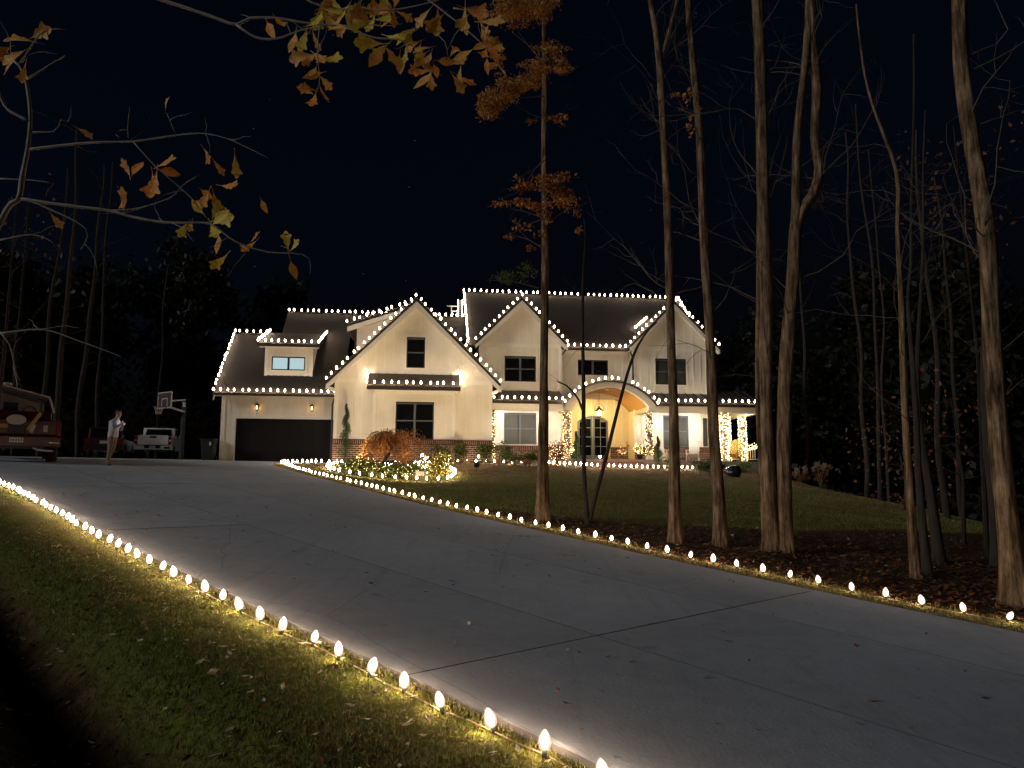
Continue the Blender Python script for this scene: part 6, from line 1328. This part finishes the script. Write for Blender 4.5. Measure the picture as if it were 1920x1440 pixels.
Q = np.c_[rng.uniform(-9, 20, 170000), rng.uniform(13, 35, 170000)]; lw = lawn_weight(Q); D = dist_poly(Q, OUTLINE); keep = (lw > .6) & (rng.random(len(Q)) > .8*dryness(Q)) & (vnoise(Q*[.35, 1.2], 1.6, 12)+.25*vnoise(Q, 4, 13) > rng.uniform(-.9, .35, len(Q))) & ~inside(Q, OUTLINE) & (ac(Q[:, 0], Q[:, 1])[1] > 8); Q = Q[keep]
blades('grass', np.c_[Q, ground_z(Q, False)-.005], .06, .007, ['lawn_blade', 'grass_dry'], .35, 'patchy lawn sloping up to the porch')
def leaves(name, Q, sz, mats, w, lab, lift=.02):
    n = len(Q); V0, F0 = [], []; z = ground_z(Q, False)
    ins = inside(Q, OUTLINE); a_, _ = ac(Q[:, 0], Q[:, 1]); z = np.where(ins, drive_h(a_), z)
    a = rng.uniform(0, 6.28, n); s = sz*rng.uniform(.5, 1.3, n); cur = rng.uniform(.05, .5, n); asp = rng.uniform(.22, .5, n); tl = rng.normal(size=n)*.25
    u = np.c_[np.cos(a), np.sin(a), tl]; v = np.c_[-np.sin(a), np.cos(a), rng.normal(size=n)*.3]; c = np.c_[Q, z+lift+.004]; up = np.array([0, 0, 1.])
    p = [c-u*s[:, None]+up*(cur*s*.5)[:, None], c+v*(s*asp)[:, None]+up*(cur*s*.4)[:, None], c+u*s[:, None]+up*(cur*s*.8)[:, None], c-v*(s*asp)[:, None]+up*(cur*s*.4)[:, None], c]
    V = np.stack(p, 1).reshape(-1, 3); k = np.arange(n)*5
    I = np.concatenate([np.c_[k, k+4, k+1], np.c_[k+1, k+4, k+2], np.c_[k+2, k+4, k+3], np.c_[k+3, k+4, k]]); mi = rng.choice(len(mats), n, p=w); return bulk(name, V, I, mats, None, np.tile(mi, 4), kind='stuff', label=lab, cat='leaves')
Q = np.concatenate([scatter_ac(1500, .5, 12, 0, 2.9, 1.5), scatter_ac(3200, 1.0, 10, -1.8, 1.35, 1.2)]); leaves('fallen_leaves', Q, .034, ['litter_pale', 'litter_brown', 'leaf_rust'], [.40, .40, .20], 'dry leaves scattered over the left verge')
Q = scatter_ac(9000, -1, 12, 9.1, 14.5); Q = Q[lawn_weight(Q) < .6]; leaves('fallen_leaves', Q, .045, ['litter_brown', 'leaf_rust', 'litter_pale'], [.7, .27, .03], 'brown leaf litter under the right-hand trees')
Q = np.c_[rng.uniform(5, 20, 7000), rng.uniform(3, 19, 7000)]; Q = Q[(lawn_weight(Q) < .5) & (ac(Q[:, 0], Q[:, 1])[1] > 9.2)]; leaves('fallen_leaves', Q, .05, ['litter_brown', 'leaf_rust', 'litter_pale'], [.7, .27, .03], 'brown leaf litter in the far right wood')
Q = scatter_ac(330, -1, 17, 3.1, 8.7); Q = Q[inside(Q, OUTLINE)]; leaves('fallen_leaves', Q, .030, ['litter_brown', 'leaf_rust', 'litter_pale'], [.75, .2, .05], 'few dark leaves and twigs lying on the concrete', .004)
Q = np.c_[rng.uniform(-6, 18, 500), rng.uniform(14, 34, 500)]; Q = Q[(lawn_weight(Q) > .6) & ~inside(Q, OUTLINE)]; leaves('fallen_leaves', Q, .045, ['litter_pale', 'litter_brown'], [.35, .65], 'leaves scattered on the lawn')
